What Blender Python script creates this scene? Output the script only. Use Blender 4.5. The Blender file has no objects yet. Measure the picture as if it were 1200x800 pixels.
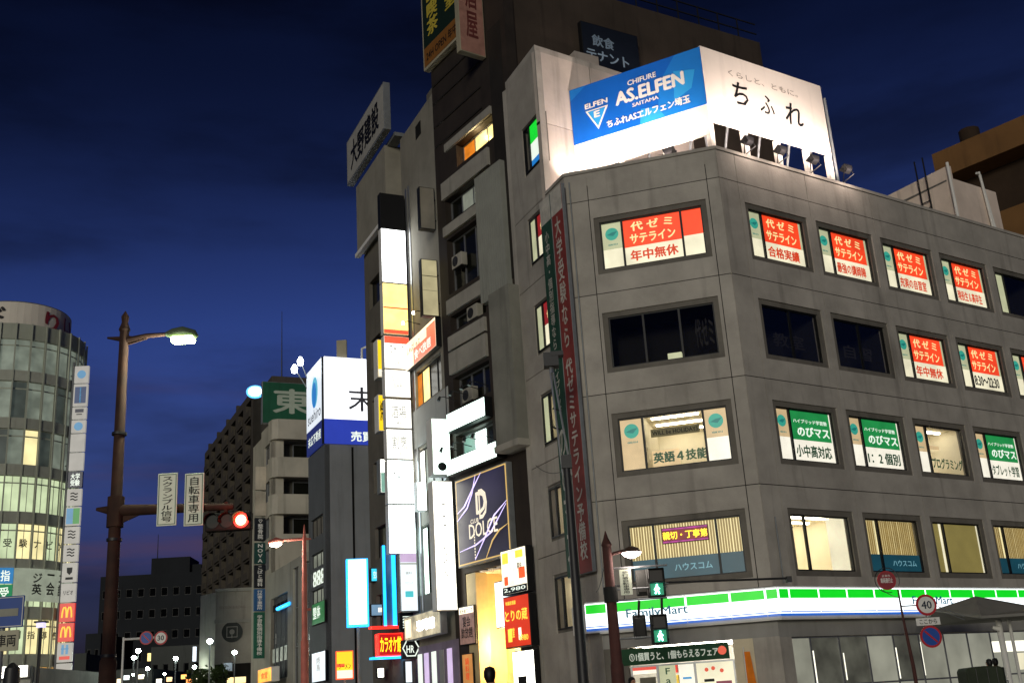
import bpy, math, random
from mathutils import Matrix, Vector
rad = math.radians
random.seed(11)
sc = bpy.context.scene
COL = sc.collection

# ------------------------------------------------------------------ camera
F_PX, PITCH, ROLL, CAM_Z = 1307.9, rad(18.146), rad(-3.698), 1.2
FW = Vector((0, math.cos(PITCH), math.sin(PITCH)))
_up = Vector((0, -math.sin(PITCH), math.cos(PITCH)))
_rt = Vector((1, 0, 0))
RT = _rt * math.cos(ROLL) + _up * math.sin(ROLL)
UP = _up * math.cos(ROLL) - _rt * math.sin(ROLL)
CP = Vector((0, 0, CAM_Z))
cam = bpy.data.cameras.new('camera')
cam.sensor_width = 36.0
cam.lens = F_PX / 1200 * 36
cam.clip_end = 3000
cam_ob = bpy.data.objects.new('camera', cam)
COL.objects.link(cam_ob)
m = Matrix.Identity(4)
for i in range(3):
    m[i][0], m[i][1], m[i][2], m[i][3] = RT[i], UP[i], -FW[i], CP[i]
cam_ob.matrix_world = m
sc.camera = cam_ob

# ------------------------------------------------------------------ sky, afterglow, exposure
SUN_EL, SUN_AZ = 6.0, 191.0          # the sun has set behind the camera
w = bpy.data.worlds.new('World')
sc.world = w
w.use_nodes = True
nt = w.node_tree
bg = nt.nodes['Background']
sky = nt.nodes.new('ShaderNodeTexSky')
sky.sky_type = 'NISHITA'
sky.sun_disc = False
sky.sun_elevation = rad(SUN_EL)
sky.sun_rotation = rad(SUN_AZ)
sky.ozone_density = 6.0
sky.air_density = 1.0
def _n(t): return nt.nodes.new('ShaderNode' + t)
def _mix(mode, fac, a, b_):
    k = _n('Mix'); k.data_type = 'RGBA'; k.blend_type = mode
    for i, v in ((0, fac), (6, a), (7, b_)):
        if hasattr(v, 'links'): nt.links.new(v, k.inputs[i])
        else: k.inputs[i].default_value = v
    return k.outputs[2]
hs = _n('HueSaturation'); hs.inputs['Saturation'].default_value = 0.55      # even out the afterglow
nt.links.new(sky.outputs[0], hs.inputs['Color'])
cap = _n('VectorMath'); cap.operation = 'MINIMUM'; cap.inputs[1].default_value = (1.7, 2.1, 3.2)
nt.links.new(hs.outputs[0], cap.inputs[0])
gam = _n('Gamma'); gam.inputs[1].default_value = 1.75
nt.links.new(cap.outputs[0], gam.inputs[0])
tc = _n('TexCoord')
sepz = _n('SeparateXYZ'); nt.links.new(tc.outputs['Generated'], sepz.inputs[0])
fade = _n('MapRange'); fade.interpolation_type = 'SMOOTHSTEP'                  # the dome darkens steadily towards the zenith
for i, v in ((1, 0.24), (2, 0.54), (3, 2.9), (4, 0.58)): fade.inputs[i].default_value = v
nt.links.new(sepz.outputs[2], fade.inputs[0])
dusk = _n('VectorMath'); dusk.operation = 'SCALE'; nt.links.new(gam.outputs[0], dusk.inputs[0]); nt.links.new(fade.outputs[0], dusk.inputs['Scale'])
blue = _mix('MULTIPLY', 1.0, dusk.outputs[0], (0.125, 0.155, 0.30, 1))
def clouds(scale, loc, lo, hi, detail=6):
    mp = _n('Mapping'); mp.inputs['Scale'].default_value = scale; mp.inputs['Location'].default_value = loc
    nz = _n('TexNoise'); nz.inputs['Scale'].default_value = 2.0; nz.inputs['Detail'].default_value = detail; nz.inputs['Roughness'].default_value = 0.55
    r = _n('MapRange'); r.interpolation_type = 'SMOOTHSTEP'; r.inputs[1].default_value = lo; r.inputs[2].default_value = hi
    nt.links.new(tc.outputs['Generated'], mp.inputs[0]); nt.links.new(mp.outputs[0], nz.inputs['Vector']); nt.links.new(nz.outputs[0], r.inputs[0])
    return r.outputs[0]
c1 = clouds((1.2, 1.2, 4.5), (0.3, 0.9, 0.15), 0.42, 0.68)
c2 = clouds((1.0, 1.0, 9.0), (2.3, 0.4, 1.1), 0.52, 0.74)
lowr = _n('MapRange'); lowr.inputs[1].default_value = 0.33; lowr.inputs[2].default_value = 0.05; nt.links.new(sepz.outputs[2], lowr.inputs[0])
low_haze = _mix('MIX', lowr.outputs[0], blue, (0.44, 0.37, 0.72, 1))             # mauve layer hugging the horizon
veil = _mix('MULTIPLY', c1, low_haze, (0.55, 0.50, 0.46, 1))
fp = _n('Math'); fp.operation = 'MULTIPLY'; nt.links.new(c2, fp.inputs[0]); nt.links.new(lowr.outputs[0], fp.inputs[1])
final = _mix('MIX', fp.outputs[0], veil, (1.7, 0.85, 1.3, 1))                   # thin streaks lit pink by the town
nt.links.new(final, bg.inputs[0])
bg.inputs[1].default_value = 0.05
sun = bpy.data.lights.new('sun', 'SUN')
sun.energy = 1.1
sun.angle = rad(12)
sun.color = (1.0, 0.95, 0.79)
sun_ob = bpy.data.objects.new('sun', sun)
COL.objects.link(sun_ob)
_az = rad(SUN_AZ)
sdir = Vector((math.sin(_az) * math.cos(rad(SUN_EL)), math.cos(_az) * math.cos(rad(SUN_EL)), math.sin(rad(SUN_EL))))
sun_ob.rotation_euler = sdir.to_track_quat('Z', 'Y').to_euler()
sc.view_settings.view_transform = 'Standard'
sc.view_settings.look = 'None'
sc.view_settings.exposure = 0.0
sc.view_settings.gamma = 1.0
sc.view_settings.use_curve_mapping = False

# ------------------------------------------------------------------ helpers
def ray(x, y):
    return RT * ((x - 600) / F_PX) + UP * ((400 - y) / F_PX) + FW

def at(x, y, Y):
    d = ray(x, y)
    return CP + d * (Y / d.y)

def I4(x=0, y=0, z=0, deg=0):
    return Matrix.Translation((x, y, z)) @ Matrix.Rotation(rad(deg), 4, 'Z')

class Face:
    """A vertical plane: local x runs left to right along it, local y goes into it, z is up."""
    def __init__(s, x, y, deg):
        s.o = Vector((x, y, 0)); s.deg = deg; a = rad(deg)
        s.u = Vector((math.cos(a), math.sin(a), 0)); s.n = Vector((-math.sin(a), math.cos(a), 0))
        s.M = I4(x, y, 0, deg)
    def px(s, x, y):
        d = ray(x, y); t = s.n.dot(s.o - CP) / s.n.dot(d); P = CP + d * t
        return (P - s.o).dot(s.u), P.z
    def rect(s, a, b):
        u0, z1 = s.px(*a); u1, z0 = s.px(*b)
        return u0, u1, z0, z1
    def out(s, d, u=0):
        p = s.o + s.u * u - s.n * d
        return Face(p.x, p.y, s.deg)
    def perp(s, u, off=0):
        p = s.o + s.u * u - s.n * off
        return Face(p.x, p.y, s.deg + 90)
    def w(s, u, y, z):
        p = s.o + s.u * u + s.n * y
        return Vector((p.x, p.y, z))

def lin(h):
    h = h.lstrip('#'); o = []
    for i in (0, 2, 4):
        c = int(h[i:i + 2], 16) / 255
        o.append(c / 12.92 if c <= 0.04045 else ((c + 0.055) / 1.055) ** 2.4)
    return (*o, 1)

MATS = {}
def _new(name):
    mt = bpy.data.materials.new(name); mt.use_nodes = True
    t = mt.node_tree; return mt, t, t.nodes['Principled BSDF']

def wall(name, col, rough=0.85, var=0.35, scale=0.6, streak=0.2, bump=0.25, rnd=0.10, spec=0.3):
    """Masonry, concrete, metal sheet, paint: large stains, rain streaks, fine grain, small piece-to-piece differences."""
    if name in MATS: return MATS[name]
    mt, t, b = _new(name); N = t.nodes.new; L = t.links.new
    geo = N('ShaderNodeNewGeometry')
    n1 = N('ShaderNodeTexNoise'); n1.inputs['Scale'].default_value = scale; n1.inputs['Detail'].default_value = 7
    n1.inputs['Roughness'].default_value = 0.62
    L(geo.outputs['Position'], n1.inputs['Vector'])
    mp = N('ShaderNodeMapping'); mp.inputs['Scale'].default_value = (1.5, 1.5, 0.13)
    L(geo.outputs['Position'], mp.inputs[0])
    n2 = N('ShaderNodeTexNoise'); n2.inputs['Scale'].default_value = 1.6; n2.inputs['Detail'].default_value = 5
    L(mp.outputs[0], n2.inputs['Vector'])
    oi = N('ShaderNodeObjectInfo')
    def rng(sock, lo, hi, a=0.3, bb=0.7):
        r = N('ShaderNodeMapRange'); r.inputs[1].default_value = a; r.inputs[2].default_value = bb
        r.inputs[3].default_value = lo; r.inputs[4].default_value = hi; L(sock, r.inputs[0]); return r.outputs[0]
    def mul(a, bb):
        k = N('ShaderNodeMath'); k.operation = 'MULTIPLY'; L(a, k.inputs[0]); L(bb, k.inputs[1]); return k.outputs[0]
    f = mul(mul(rng(n1.outputs[0], 1 - var, 1 + var * 0.4), rng(n2.outputs[0], 1.03, 1 - streak, .56, .74)), rng(oi.outputs['Random'], 1 - rnd, 1 + rnd, 0, 1))
    vm = N('ShaderNodeVectorMath'); vm.operation = 'SCALE'
    vm.inputs[0].default_value = lin(col)[:3]; L(f, vm.inputs['Scale'])
    L(vm.outputs[0], b.inputs['Base Color'])
    b.inputs['Roughness'].default_value = rough
    b.inputs['Specular IOR Level'].default_value = spec
    if bump:
        n3 = N('ShaderNodeTexNoise'); n3.inputs['Scale'].default_value = 14; n3.inputs['Detail'].default_value = 4
        L(geo.outputs['Position'], n3.inputs['Vector'])
        bp = N('ShaderNodeBump'); bp.inputs['Strength'].default_value = bump; bp.inputs['Distance'].default_value = 0.02
        L(n3.outputs[0], bp.inputs['Height']); L(bp.outputs[0], b.inputs['Normal'])
    MATS[name] = mt; return mt

def metal(name, col, rough=0.45, metallic=0.6, var=0.2):
    if name in MATS: return MATS[name]
    mt = wall(name, col, rough, var, 3.0, 0.15, 0.05, 0.04, 0.5)
    mt.node_tree.nodes['Principled BSDF'].inputs['Metallic'].default_value = metallic
    return mt

def glow(name, col, strength=1.0, var=0.10, scale=1.3, base=None):
    """Backlit acrylic, lit paper, lamp tube, painted light on panes: emits unevenly, as tubes behind a face do."""
    if name in MATS: return MATS[name]
    mt, t, b = _new(name); N = t.nodes.new; L = t.links.new
    c = lin(col)
    b.inputs['Base Color'].default_value = base or tuple(0.02 + 0.22 * x for x in c[:3]) + (1,)
    b.inputs['Roughness'].default_value = 0.4
    b.inputs['Emission Color'].default_value = c
    geo = N('ShaderNodeNewGeometry')
    n1 = N('ShaderNodeTexNoise'); n1.inputs['Scale'].default_value = scale; n1.inputs['Detail'].default_value = 3
    L(geo.outputs['Position'], n1.inputs['Vector'])
    r = N('ShaderNodeMapRange'); r.inputs[1].default_value = 0.3; r.inputs[2].default_value = 0.7
    r.inputs[3].default_value = strength * (1 - var); r.inputs[4].default_value = strength * (1 + var)
    L(n1.outputs[0], r.inputs[0]); L(r.outputs[0], b.inputs['Emission Strength'])
    MATS[name] = mt; return mt

def glass(name='pane_glass', tintc=(1, 1, 1), refl=0.10):
    if name in MATS: return MATS[name]
    mt, t, b = _new(name); N = t.nodes.new; L = t.links.new
    out = t.nodes['Material Output']
    tr = N('ShaderNodeBsdfTransparent'); tr.inputs[0].default_value = (*tintc, 1)
    gl = N('ShaderNodeBsdfGlossy'); gl.inputs['Roughness'].default_value = 0.04
    lw = N('ShaderNodeLayerWeight'); lw.inputs[0].default_value = 0.25
    k = N('ShaderNodeMath'); k.operation = 'MULTIPLY_ADD'; k.inputs[1].default_value = 0.06; k.inputs[2].default_value = refl * 0.05
    L(lw.outputs['Fresnel'], k.inputs[0])
    mx = N('ShaderNodeMixShader'); L(k.outputs[0], mx.inputs[0]); L(tr.outputs[0], mx.inputs[1]); L(gl.outputs[0], mx.inputs[2])
    L(mx.outputs[0], out.inputs[0])
    MATS[name] = mt; return mt

def darkglass(name='dark_glass', col='#0a0c0e', rough=0.06):
    if name in MATS: return MATS[name]
    mt, t, b = _new(name)
    b.inputs['Base Color'].default_value = lin(col); b.inputs['Roughness'].default_value = rough
    MATS[name] = mt; return mt

WM = {}
def _link(o, parent, M):
    COL.objects.link(o)
    if parent is not None:
        o.parent = parent
        o.matrix_basis = WM[parent.name].inverted() @ M
    else:
        o.matrix_basis = M
    WM[o.name] = M
    return o

def thing(name, label, cat, M, group=None):
    o = bpy.data.objects.new(name, None); o.empty_display_size = 0.2
    _link(o, None, M); tag(o, label, cat, group); return o

def tag(o, label=None, cat=None, group=None, kind=None):
    if label: o['label'] = label
    if cat: o['category'] = cat
    if group: o['group'] = group
    if kind: o['kind'] = kind
    return o

class MB:
    def __init__(s): s.v = []; s.f = []; s.sm = False
    def box(s, x0, x1, y0, y1, z0, z1):
        n = len(s.v)
        s.v += [(x, y, z) for z in (z0, z1) for y in (y0, y1) for x in (x0, x1)]
        s.f += [tuple(n + i for i in q) for q in ((0, 2, 3, 1), (4, 5, 7, 6), (0, 1, 5, 4), (2, 6, 7, 3), (0, 4, 6, 2), (1, 3, 7, 5))]
        return s
    def frame(s, x0, x1, z0, z1, t, y0, y1):
        s.box(x0, x0 + t, y0, y1, z0, z1); s.box(x1 - t, x1, y0, y1, z0, z1)
        s.box(x0 + t, x1 - t, y0, y1, z0, z0 + t); s.box(x0 + t, x1 - t, y0, y1, z1 - t, z1)
        return s
    def prism(s, pts, z0, z1):
        n = len(s.v); k = len(pts)
        s.v += [(p[0], p[1], z0) for p in pts] + [(p[0], p[1], z1) for p in pts]
        s.f += [tuple(n + i for i in range(k))[::-1], tuple(n + k + i for i in range(k))]
        s.f += [(n + i, n + (i + 1) % k, n + k + (i + 1) % k, n + k + i) for i in range(k)]
        return s
    def prism_y(s, pts, y0, y1):
        n = len(s.v); k = len(pts)
        s.v += [(p[0], y0, p[1]) for p in pts] + [(p[0], y1, p[1]) for p in pts]
        s.f += [tuple(n + i for i in range(k)), tuple(n + k + i for i in range(k))[::-1]]
        s.f += [(n + (i + 1) % k, n + i, n + k + i, n + k + (i + 1) % k) for i in range(k)]
        return s
    def tube(s, pts, r, seg=10, cap=True):
        pts = [Vector(p) for p in pts]; k = len(pts)
        rs = r if isinstance(r, (list, tuple)) else [r] * k
        n0 = len(s.v); ref = None
        for i, p in enumerate(pts):
            d = (pts[min(i + 1, k - 1)] - pts[max(i - 1, 0)])
            d = d.normalized() if d.length > 1e-9 else Vector((0, 0, 1))
            if ref is None or abs(ref.dot(d)) > 0.95:
                ref = Vector((1, 0, 0)) if abs(d.x) < 0.8 else Vector((0, 1, 0))
            a = (ref - d * ref.dot(d)).normalized(); b = d.cross(a); ref = a
            for j in range(seg):
                t = 2 * math.pi * j / seg
                q = p + (a * math.cos(t) + b * math.sin(t)) * rs[i]; s.v.append(tuple(q))
        for i in range(k - 1):
            for j in range(seg):
                a = n0 + i * seg + j; b = n0 + i * seg + (j + 1) % seg
                s.f.append((a, b, b + seg, a + seg))
        if cap:
            s.f.append(tuple(n0 + j for j in range(seg))[::-1]); s.f.append(tuple(n0 + (k - 1) * seg + j for j in range(seg)))
        s.sm = True; return s
    def disc(s, cx, cz, r, y0, y1, seg=24, sx=1.0):
        return s.prism_y([(cx + sx * r * math.sin(2 * math.pi * i / seg), cz + r * math.cos(2 * math.pi * i / seg)) for i in range(seg)][::-1], y0, y1)
    def poly(s, pts):
        n = len(s.v); s.v += [tuple(p) for p in pts]; s.f.append(tuple(n + i for i in range(len(pts)))); return s
    def mesh(s, name, mat):
        me = bpy.data.meshes.new(name); me.from_pydata(s.v, [], s.f); me.materials.append(mat)
        if s.sm:
            for p in me.polygons: p.use_smooth = True
            me.set_sharp_from_angle(angle=rad(40))
        me.update(); return me
    def build(s, name, mat, parent=None, M=None, bevel=0):
        o = bpy.data.objects.new(name, s.mesh(name, mat))
        _link(o, parent, M if M is not None else (WM[parent.name] if parent else Matrix.Identity(4)))
        if bevel:
            bv = o.modifiers.new('bevel', 'BEVEL'); bv.width = bevel; bv.segments = 2; bv.limit_method = 'ANGLE'
        return o

def box(name, mat, parent, x0, x1, y0, y1, z0, z1, M=None, bevel=0):
    return MB().box(x0, x1, y0, y1, z0, z1).build(name, mat, parent, M, bevel)

TXT = {}
def text_mesh(body, bold, mat, shear=0):
    """Flat lettering in a unit box; heavy strokes are the same glyphs laid again a hair to each side."""
    key = (body, bold, mat.name, shear)
    if key in TXT: return TXT[key]
    cu = bpy.data.curves.new('lettering', 'FONT'); cu.body = body; cu.resolution_u = 2
    cu.align_x = 'CENTER'; cu.space_line = 1.0; cu.shear = shear
    ob = bpy.data.objects.new('lettering', cu); src = ob.to_mesh()
    V = [v.co.copy() for v in src.vertices]; P = [tuple(p.vertices) for p in src.polygons]
    ob.to_mesh_clear(); bpy.data.objects.remove(ob); bpy.data.curves.remove(cu)
    k = max(bold, 0); sh = [(0, 0)] if k == 0 else [(-k, 0), (k, 0), (0, -k * .7), (0, k * .7)]
    vs = []; fs = []
    for i, (dx, dy) in enumerate(sh):
        n = len(vs); vs += [(v.x + dx, v.y + dy, i) for v in V]; fs += [tuple(n + j for j in p) for p in P]
    x0, x1 = min(v[0] for v in vs), max(v[0] for v in vs); y0, y1 = min(v[1] for v in vs), max(v[1] for v in vs)
    me = bpy.data.meshes.new('lettering')
    me.from_pydata([((v[0] - (x0 + x1) / 2) / max(x1 - x0, 1e-4), -.0004 * v[2], (v[1] - (y0 + y1) / 2) / max(y1 - y0, 1e-4)) for v in vs], [], fs)
    me.materials.append(mat)
    TXT[key] = me; return me

def text(body, mat, parent, cx, cz, wd, ht, y, M=None, bold=0.02, vert=False, roll=0, shear=0):
    if vert: body = '\n'.join(c if c != 'ー' else '｜' for c in body)
    o = bpy.data.objects.new('lettering', text_mesh(body, bold, mat, shear))
    M = M if M is not None else WM[parent.name]
    return _link(o, parent, M @ Matrix.Translation((cx, y, cz)) @ Matrix.Rotation(rad(roll), 4, 'Y') @ Matrix.Diagonal((wd, 1, ht, 1)))

# ------------------------------------------------------------------ shared materials
CONC = wall('concrete_panel', '#a8a299', 0.88, 0.26, 0.7, 0.26, 0.35, 0.06)
CONC_D = wall('window_surround', '#6d6860', 0.8, 0.25, 1.2, 0.3, 0.2, 0.03)
ROOF = wall('roof_deck', '#6a6864', 0.9)
BLACK = metal('black_frame', '#17181a', 0.5, 0.3)
ALU = metal('aluminium', '#9a9c9e', 0.4, 0.7)
WHITE = wall('white_paint', '#d8d6d0', 0.6, 0.15, 1.0, 0.2, 0.05, 0.03)
GREYP = metal('grey_paint', '#7d8082', 0.5, 0.2)
BROWN = metal('brown_pole_paint', '#3e2417', 0.85, 0.0, .5)
REDBR = metal('red_brown_paint', '#8a3c30', 0.55, 0.15)
DARKP = metal('dark_pole_paint', '#2a2a2c', 0.5, 0.3)
DSIG = metal('signal_housing', '#141512', .8, .0)
GLASS = glass()
DGLASS = darkglass()
INK = wall('black_ink', '#101012', 0.6, 0.05, 1, 0, 0, 0)
INKW = wall('white_ink', '#e2e0da', 0.6, 0.05, 1, 0, 0, 0)
VOID = wall('dark_interior', '#0d0c0b', 0.95)
CREAMROOM = wall('room_wall', '#d6cfba', 0.9, 0.1, 1, 0.05, 0)
TUBE = glow('fluorescent_tube', '#fff4da', 14, 0.02)

# ------------------------------------------------------------------ ground, roads, pavements
def isect(p, a, q, b):
    """Meeting point of two lines given by a point and a heading in degrees."""
    a, b = rad(a), rad(b); d = math.cos(a) * math.sin(b) - math.sin(a) * math.cos(b)
    t = ((q[0] - p[0]) * math.sin(b) - (q[1] - p[1]) * math.cos(b)) / d
    return (p[0] + t * math.cos(a), p[1] + t * math.sin(a))

ASPH = wall('asphalt', '#3d3e40', 0.75, 0.3, 0.25, 0.0, 0.5, 0)
PAVE = wall('paving', '#8d867c', 0.8, 0.25, 0.8, 0.0, 0.3, 0.08)
KERB = wall('kerb_stone', '#9a9690', 0.8)
PAINT = wall('road_paint', '#c9c7c0', 0.7, 0.3, 2, 0, 0.1)
def struct(name, mb, mat, M=None):
    return tag(mb.build(name, mat, None, M), kind='structure')
struct('ground', MB().box(-900, 900, -300, 1500, -0.6, -0.02), wall('earth', '#4a4844', 0.95))
S = I4(0, 0, 0, 25)                          # street frame: local y runs down the left street (heading 115)
struct('road', MB().box(-38, -7.5, -70, 260, -0.02, 0.0), ASPH, S)
struct('cross_road', MB().box(-120, 60, -8, 26, -0.016, 0.004), ASPH, I4(0, 0, 0, 34.25))
mb = MB()
for k in range(12): mb.box(-26 + k * 1.1, -25.45 + k * 1.1, 30.5, 34.5, 0.0, 0.008)
struct('zebra_crossing', mb, PAINT, S)
mb = MB()
for k in range(14): mb.box(-22.9, -22.75, 40 + k * 10, 46 + k * 10, 0.0, 0.008)
struct('lane_marking', mb, PAINT, S)

# ------------------------------------------------------------------ corner office building
FRC = (7.356, 34.336); FLC = (2.2, 35.73)
fdeg = math.degrees(math.atan2(FRC[1] - FLC[1], FRC[0] - FLC[0]))
FWID = math.hypot(FRC[1] - FLC[1], FRC[0] - FLC[0])
FF = Face(*FLC, fdeg); FR = Face(*FRC, 34.25); FL = Face(*FLC, -65.5)
FS = Face(0, 0, 25)
PAR = 19.0; NCOL = 7; RLEN = 1.251 + NCOL * 3.494
office = thing('office_building', 'grey concrete corner office building with a convenience store at street level', 'building', I4(4.8, 37, 0, 0))
ZT = [16.95, 13.45, 9.95, 6.45]; WH = 1.765
zc = [4.2] + [z + 0.87 for z in ZT[::-1]] + [PAR - 0.12]

def panels(parent, face, ucuts, zcuts, holes, mat, th=0.24, gap=0.013, bord=0.17, name='wall_panel'):
    M = face.M
    for i in range(len(ucuts) - 1):
        for j in range(len(zcuts) - 1):
            a, b, c, d = ucuts[i] + gap, ucuts[i + 1] - gap, zcuts[j] + gap, zcuts[j + 1] - gap
            mb = MB(); hs = [h for h in holes if a < (h[0] + h[1]) / 2 < b and c < (h[2] + h[3]) / 2 < d]
            if hs:
                h = hs[0]; e, f, g, k = h[0] - bord, h[1] + bord, h[2] - bord, h[3] + bord
                mb.box(a, e, 0, th, c, d).box(f, b, 0, th, c, d).box(e, f, 0, th, c, g).box(e, f, 0, th, k, d)
            else: mb.box(a, b, 0, th, c, d)
            mb.build(name, mat, parent, M)
    mb = MB()
    for u in ucuts[1:-1]: mb.box(u - 0.05, u + 0.05, 0.035, th - 0.01, zcuts[0], zcuts[-1])
    for z in zcuts[1:-1]:
        mb.box(ucuts[0], ucuts[-1], 0.036, th - 0.012, z - 0.05, z + 0.05)
    mb.build('joint_backing', VOID, parent, M)

def window(parent, face, u0, u1, z0, z1, bays=(), y=0.12, ft=0.05, mat=BLACK, surround=0.17, pane=GLASS):
    """window (its frame) > surround, one pane for each bay; returns the frame and the bays."""
    mb = MB().frame(u0, u1, z0, z1, ft, y, y + 0.09)
    xs = [u0] + [u0 + (u1 - u0) * b for b in bays] + [u1]
    for x in xs[1:-1]: mb.box(x - ft * 0.7, x + ft * 0.7, y - 0.006, y + 0.084, z0 + ft, z1 - ft)
    wn = mb.build('window', mat, parent, face.M)
    if surround:
        MB().frame(u0 - surround - 0.004, u1 + surround + 0.004, z0 - surround - 0.004, z1 + surround + 0.004, surround + 0.01, 0.055, 0.3).build('surround', CONC_D, wn)
    out = []
    for i in range(len(xs) - 1):
        a = xs[i] + (ft if i == 0 else ft * 0.7); b = xs[i + 1] - (ft if i == len(xs) - 2 else ft * 0.7)
        if pane: box('pane', pane, wn, a - 0.004, b + 0.004, y + 0.03, y + 0.036, z0 + ft - 0.004, z1 - ft + 0.004)
        out.append((a, b, z0 + ft, z1 - ft))
    return wn, out

P_ORANGE = glow('orange_poster', '#f8461a', 1.05, 0.22, 1.1); P_CREAM = glow('cream_poster', '#f6eecc', 0.95, 0.18, 1.1)
P_MINT = glow('pale_poster', '#dfe2b4', 0.62, 0.12, 2.0); P_TEAL = glow('teal_emblem', '#38b098', 0.75, 0.1)
P_TEALD = glow('teal_emblem_shade', '#1d8f86', 0.6, 0.1)
P_GREEN = glow('green_poster', '#1f9a4a', 0.75, 0.15, 2.0); P_WHITE = glow('white_poster', '#fbf5e2', 1.0, 0.10, 2.0)
P_BUFF = glow('buff_poster', '#e6c896', 0.75, 0.12, 2.0); P_BLUE = glow('blue_window_film', '#146478', 0.34, 0.25, 1.0)
P_YEL = glow('yellow_print', '#ffe9a0', 1.0, 0.05); P_PRINTW = glow('white_print', '#f4fff0', 1.0, 0.05)
P_PRINTO = glow('orange_print', '#e8471a', 0.8, 0.05); P_PRINTG = glow('green_print', '#12602e', 0.35, 0.05)
P_DK = wall('dark_print', '#20201e', 0.6, 0.05, 1, 0, 0, 0)
YP = 0.19

def poster(win, mat, a, b, c, d, y=YP, name='poster'):
    return box(name, mat, win, a, b, y, y + 0.008, c, d)

def emblem(win, cx, cz, r, y=YP):
    MB().disc(cx, cz, r, y - 0.004, y).build('emblem', P_TEAL, win)
    MB().poly([(cx - r * .8, y - .008, cz - r * .1), (cx, y - .008, cz + r * .25), (cx + r * .85, y - .008, cz + r * .35), (cx + r * .2, y - .008, cz - r * .35)]).build('emblem_leaf', P_TEALD, win)

def side_bay(win, b, top=P_MINT, bot=P_CREAM, split=0.42):
    z = b[2] + (b[3] - b[2]) * split
    poster(win, bot, b[0] - .02, b[1] + .02, b[2] - .02, z); poster(win, top, b[0] - .02, b[1] + .02, z, b[3] + .02)
    wd = b[1] - b[0]; emblem(win, (b[0] + b[1]) / 2, z + (b[3] - z) * 0.58, wd * 0.34)
    text('個別', P_TEALD, win, (b[0] + b[1]) / 2, z + (b[3] - z) * 0.17, wd * .5, .06, YP - .004)

def orange_bay(win, b, msg, mcol=None, split=0.40, edge=True):
    x0, x1, z0, z1 = b; z = z0 + (z1 - z0) * split; e = 0.10 if edge else 0
    poster(win, P_CREAM, x0 - .02, x1 + .02, z0 - .02, z); poster(win, P_ORANGE, x0 - .02, x1 - e, z, z1 + .02)
    if e: poster(win, P_MINT, x1 - e, x1 + .02, z, z1 + .02)
    c = (x0 + x1 - e) / 2; wd = x1 - x0 - e
    text('代 ゼ ミ', P_YEL, win, c, z + (z1 - z) * .74, wd * .74, (z1 - z) * .34, YP - .004, bold=.035)
    text('サテライン', P_YEL, win, c, z + (z1 - z) * .28, wd * .80, (z1 - z) * .36, YP - .004, bold=.035)
    text(msg, mcol or P_PRINTO, win, c, z0 + (z - z0) * .50, wd * .84, (z - z0) * .62, YP - .004, bold=.04)

def green_bay(win, b, msg, split=0.42):
    x0, x1, z0, z1 = b; z = z0 + (z1 - z0) * split; c = (x0 + x1) / 2; wd = x1 - x0
    poster(win, P_WHITE, x0 - .02, x1 + .02, z0 - .02, z); poster(win, P_GREEN, x0 - .02, x1 - .05, z, z1 + .02)
    poster(win, P_WHITE, x1 - .05, x1 + .02, z, z1 + .02)
    text('ハイブリッド学習塾', P_PRINTW, win, c, z + (z1 - z) * .66, wd * .82, .14, YP - .004, bold=.02)
    text('のびマス', P_PRINTW, win, c + wd * .05, z + (z1 - z) * .30, wd * .78, (z1 - z) * .36, YP - .004, bold=.04)
    text(msg, P_PRINTG, win, c, z0 + (z - z0) * .48, wd * .86, (z - z0) * .60, YP - .004, bold=.035)

def room(win, x0, x1, z0, z1, depth=3.0, wallm=CREAMROOM, tubes=2, tube=TUBE, y=0.22, slope=0):
    """A lit room seen through a window: back, sides, floor, ceiling and ceiling tubes."""
    t = 0.05
    MB().box(x0 - t, x1 + t, y + depth, y + depth + t, z0 - t, z1 + t).box(x0 - t, x0, y, y + depth, z0 - t, z1 + t).box(x1, x1 + t, y, y + depth, z0 - t, z1 + t) \
        .box(x0, x1, y, y + depth, z0 - t, z0).box(x0, x1, y, y + depth, z1, z1 + t).build('room', wallm, win)
    for k in range(tubes):
        yy = y + depth * (k + .6) / (tubes + .2)
        box('ceiling_tube', tube, win, x0 + (x1 - x0) * .1, x1 - (x1 - x0) * .1, yy - .06, yy + .06, z1 - .05, z1 - .006)

BL_SLAT = glow('blind_slat', '#c9a95e', 0.42, 0.18, 3.0); BL_BACK = glow('blind_backlight', '#fff0b4', 0.95, 0.1, 2.0)
BL_OLIVE = glow('drawn_roller_blind', '#b3a258', 0.42, 0.2, 0.8)
def blinds(win, b, z0, pitch=0.085, gap=0.3):
    """Vertical louvre blind in front of a lit room."""
    x0, x1, _, z1 = b
    poster(win, BL_BACK, x0 - .02, x1 + .02, z0, z1 + .02, YP + .10, 'blind_backlight')
    mb = MB(); n = int((x1 - x0) / pitch)
    for k in range(n):
        x = x0 + k * pitch + pitch * gap * .5 * random.uniform(.5, 1.4)
        mb.box(x, x + pitch * (1 - gap), YP + .03, YP + .04, z0, z1)
    tag(mb.build('blind', BL_SLAT, win), kind='stuff')

def film(win, b, h, msg=None):
    x0, x1, z0, z1 = b
    poster(win, P_BLUE, x0 - .02, x1 + .02, z0 - .02, z0 + h)
    if msg:
        text(msg, P_FILMW, win, (x0 + x1) / 2 + (x1 - x0) * .08, z0 + h * .5, (x1 - x0) * .62, h * .36, YP - .004, bold=.02)
P_FILMW = glow('pale_blue_print', '#8fd0e0', 0.5, 0.1)

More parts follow.
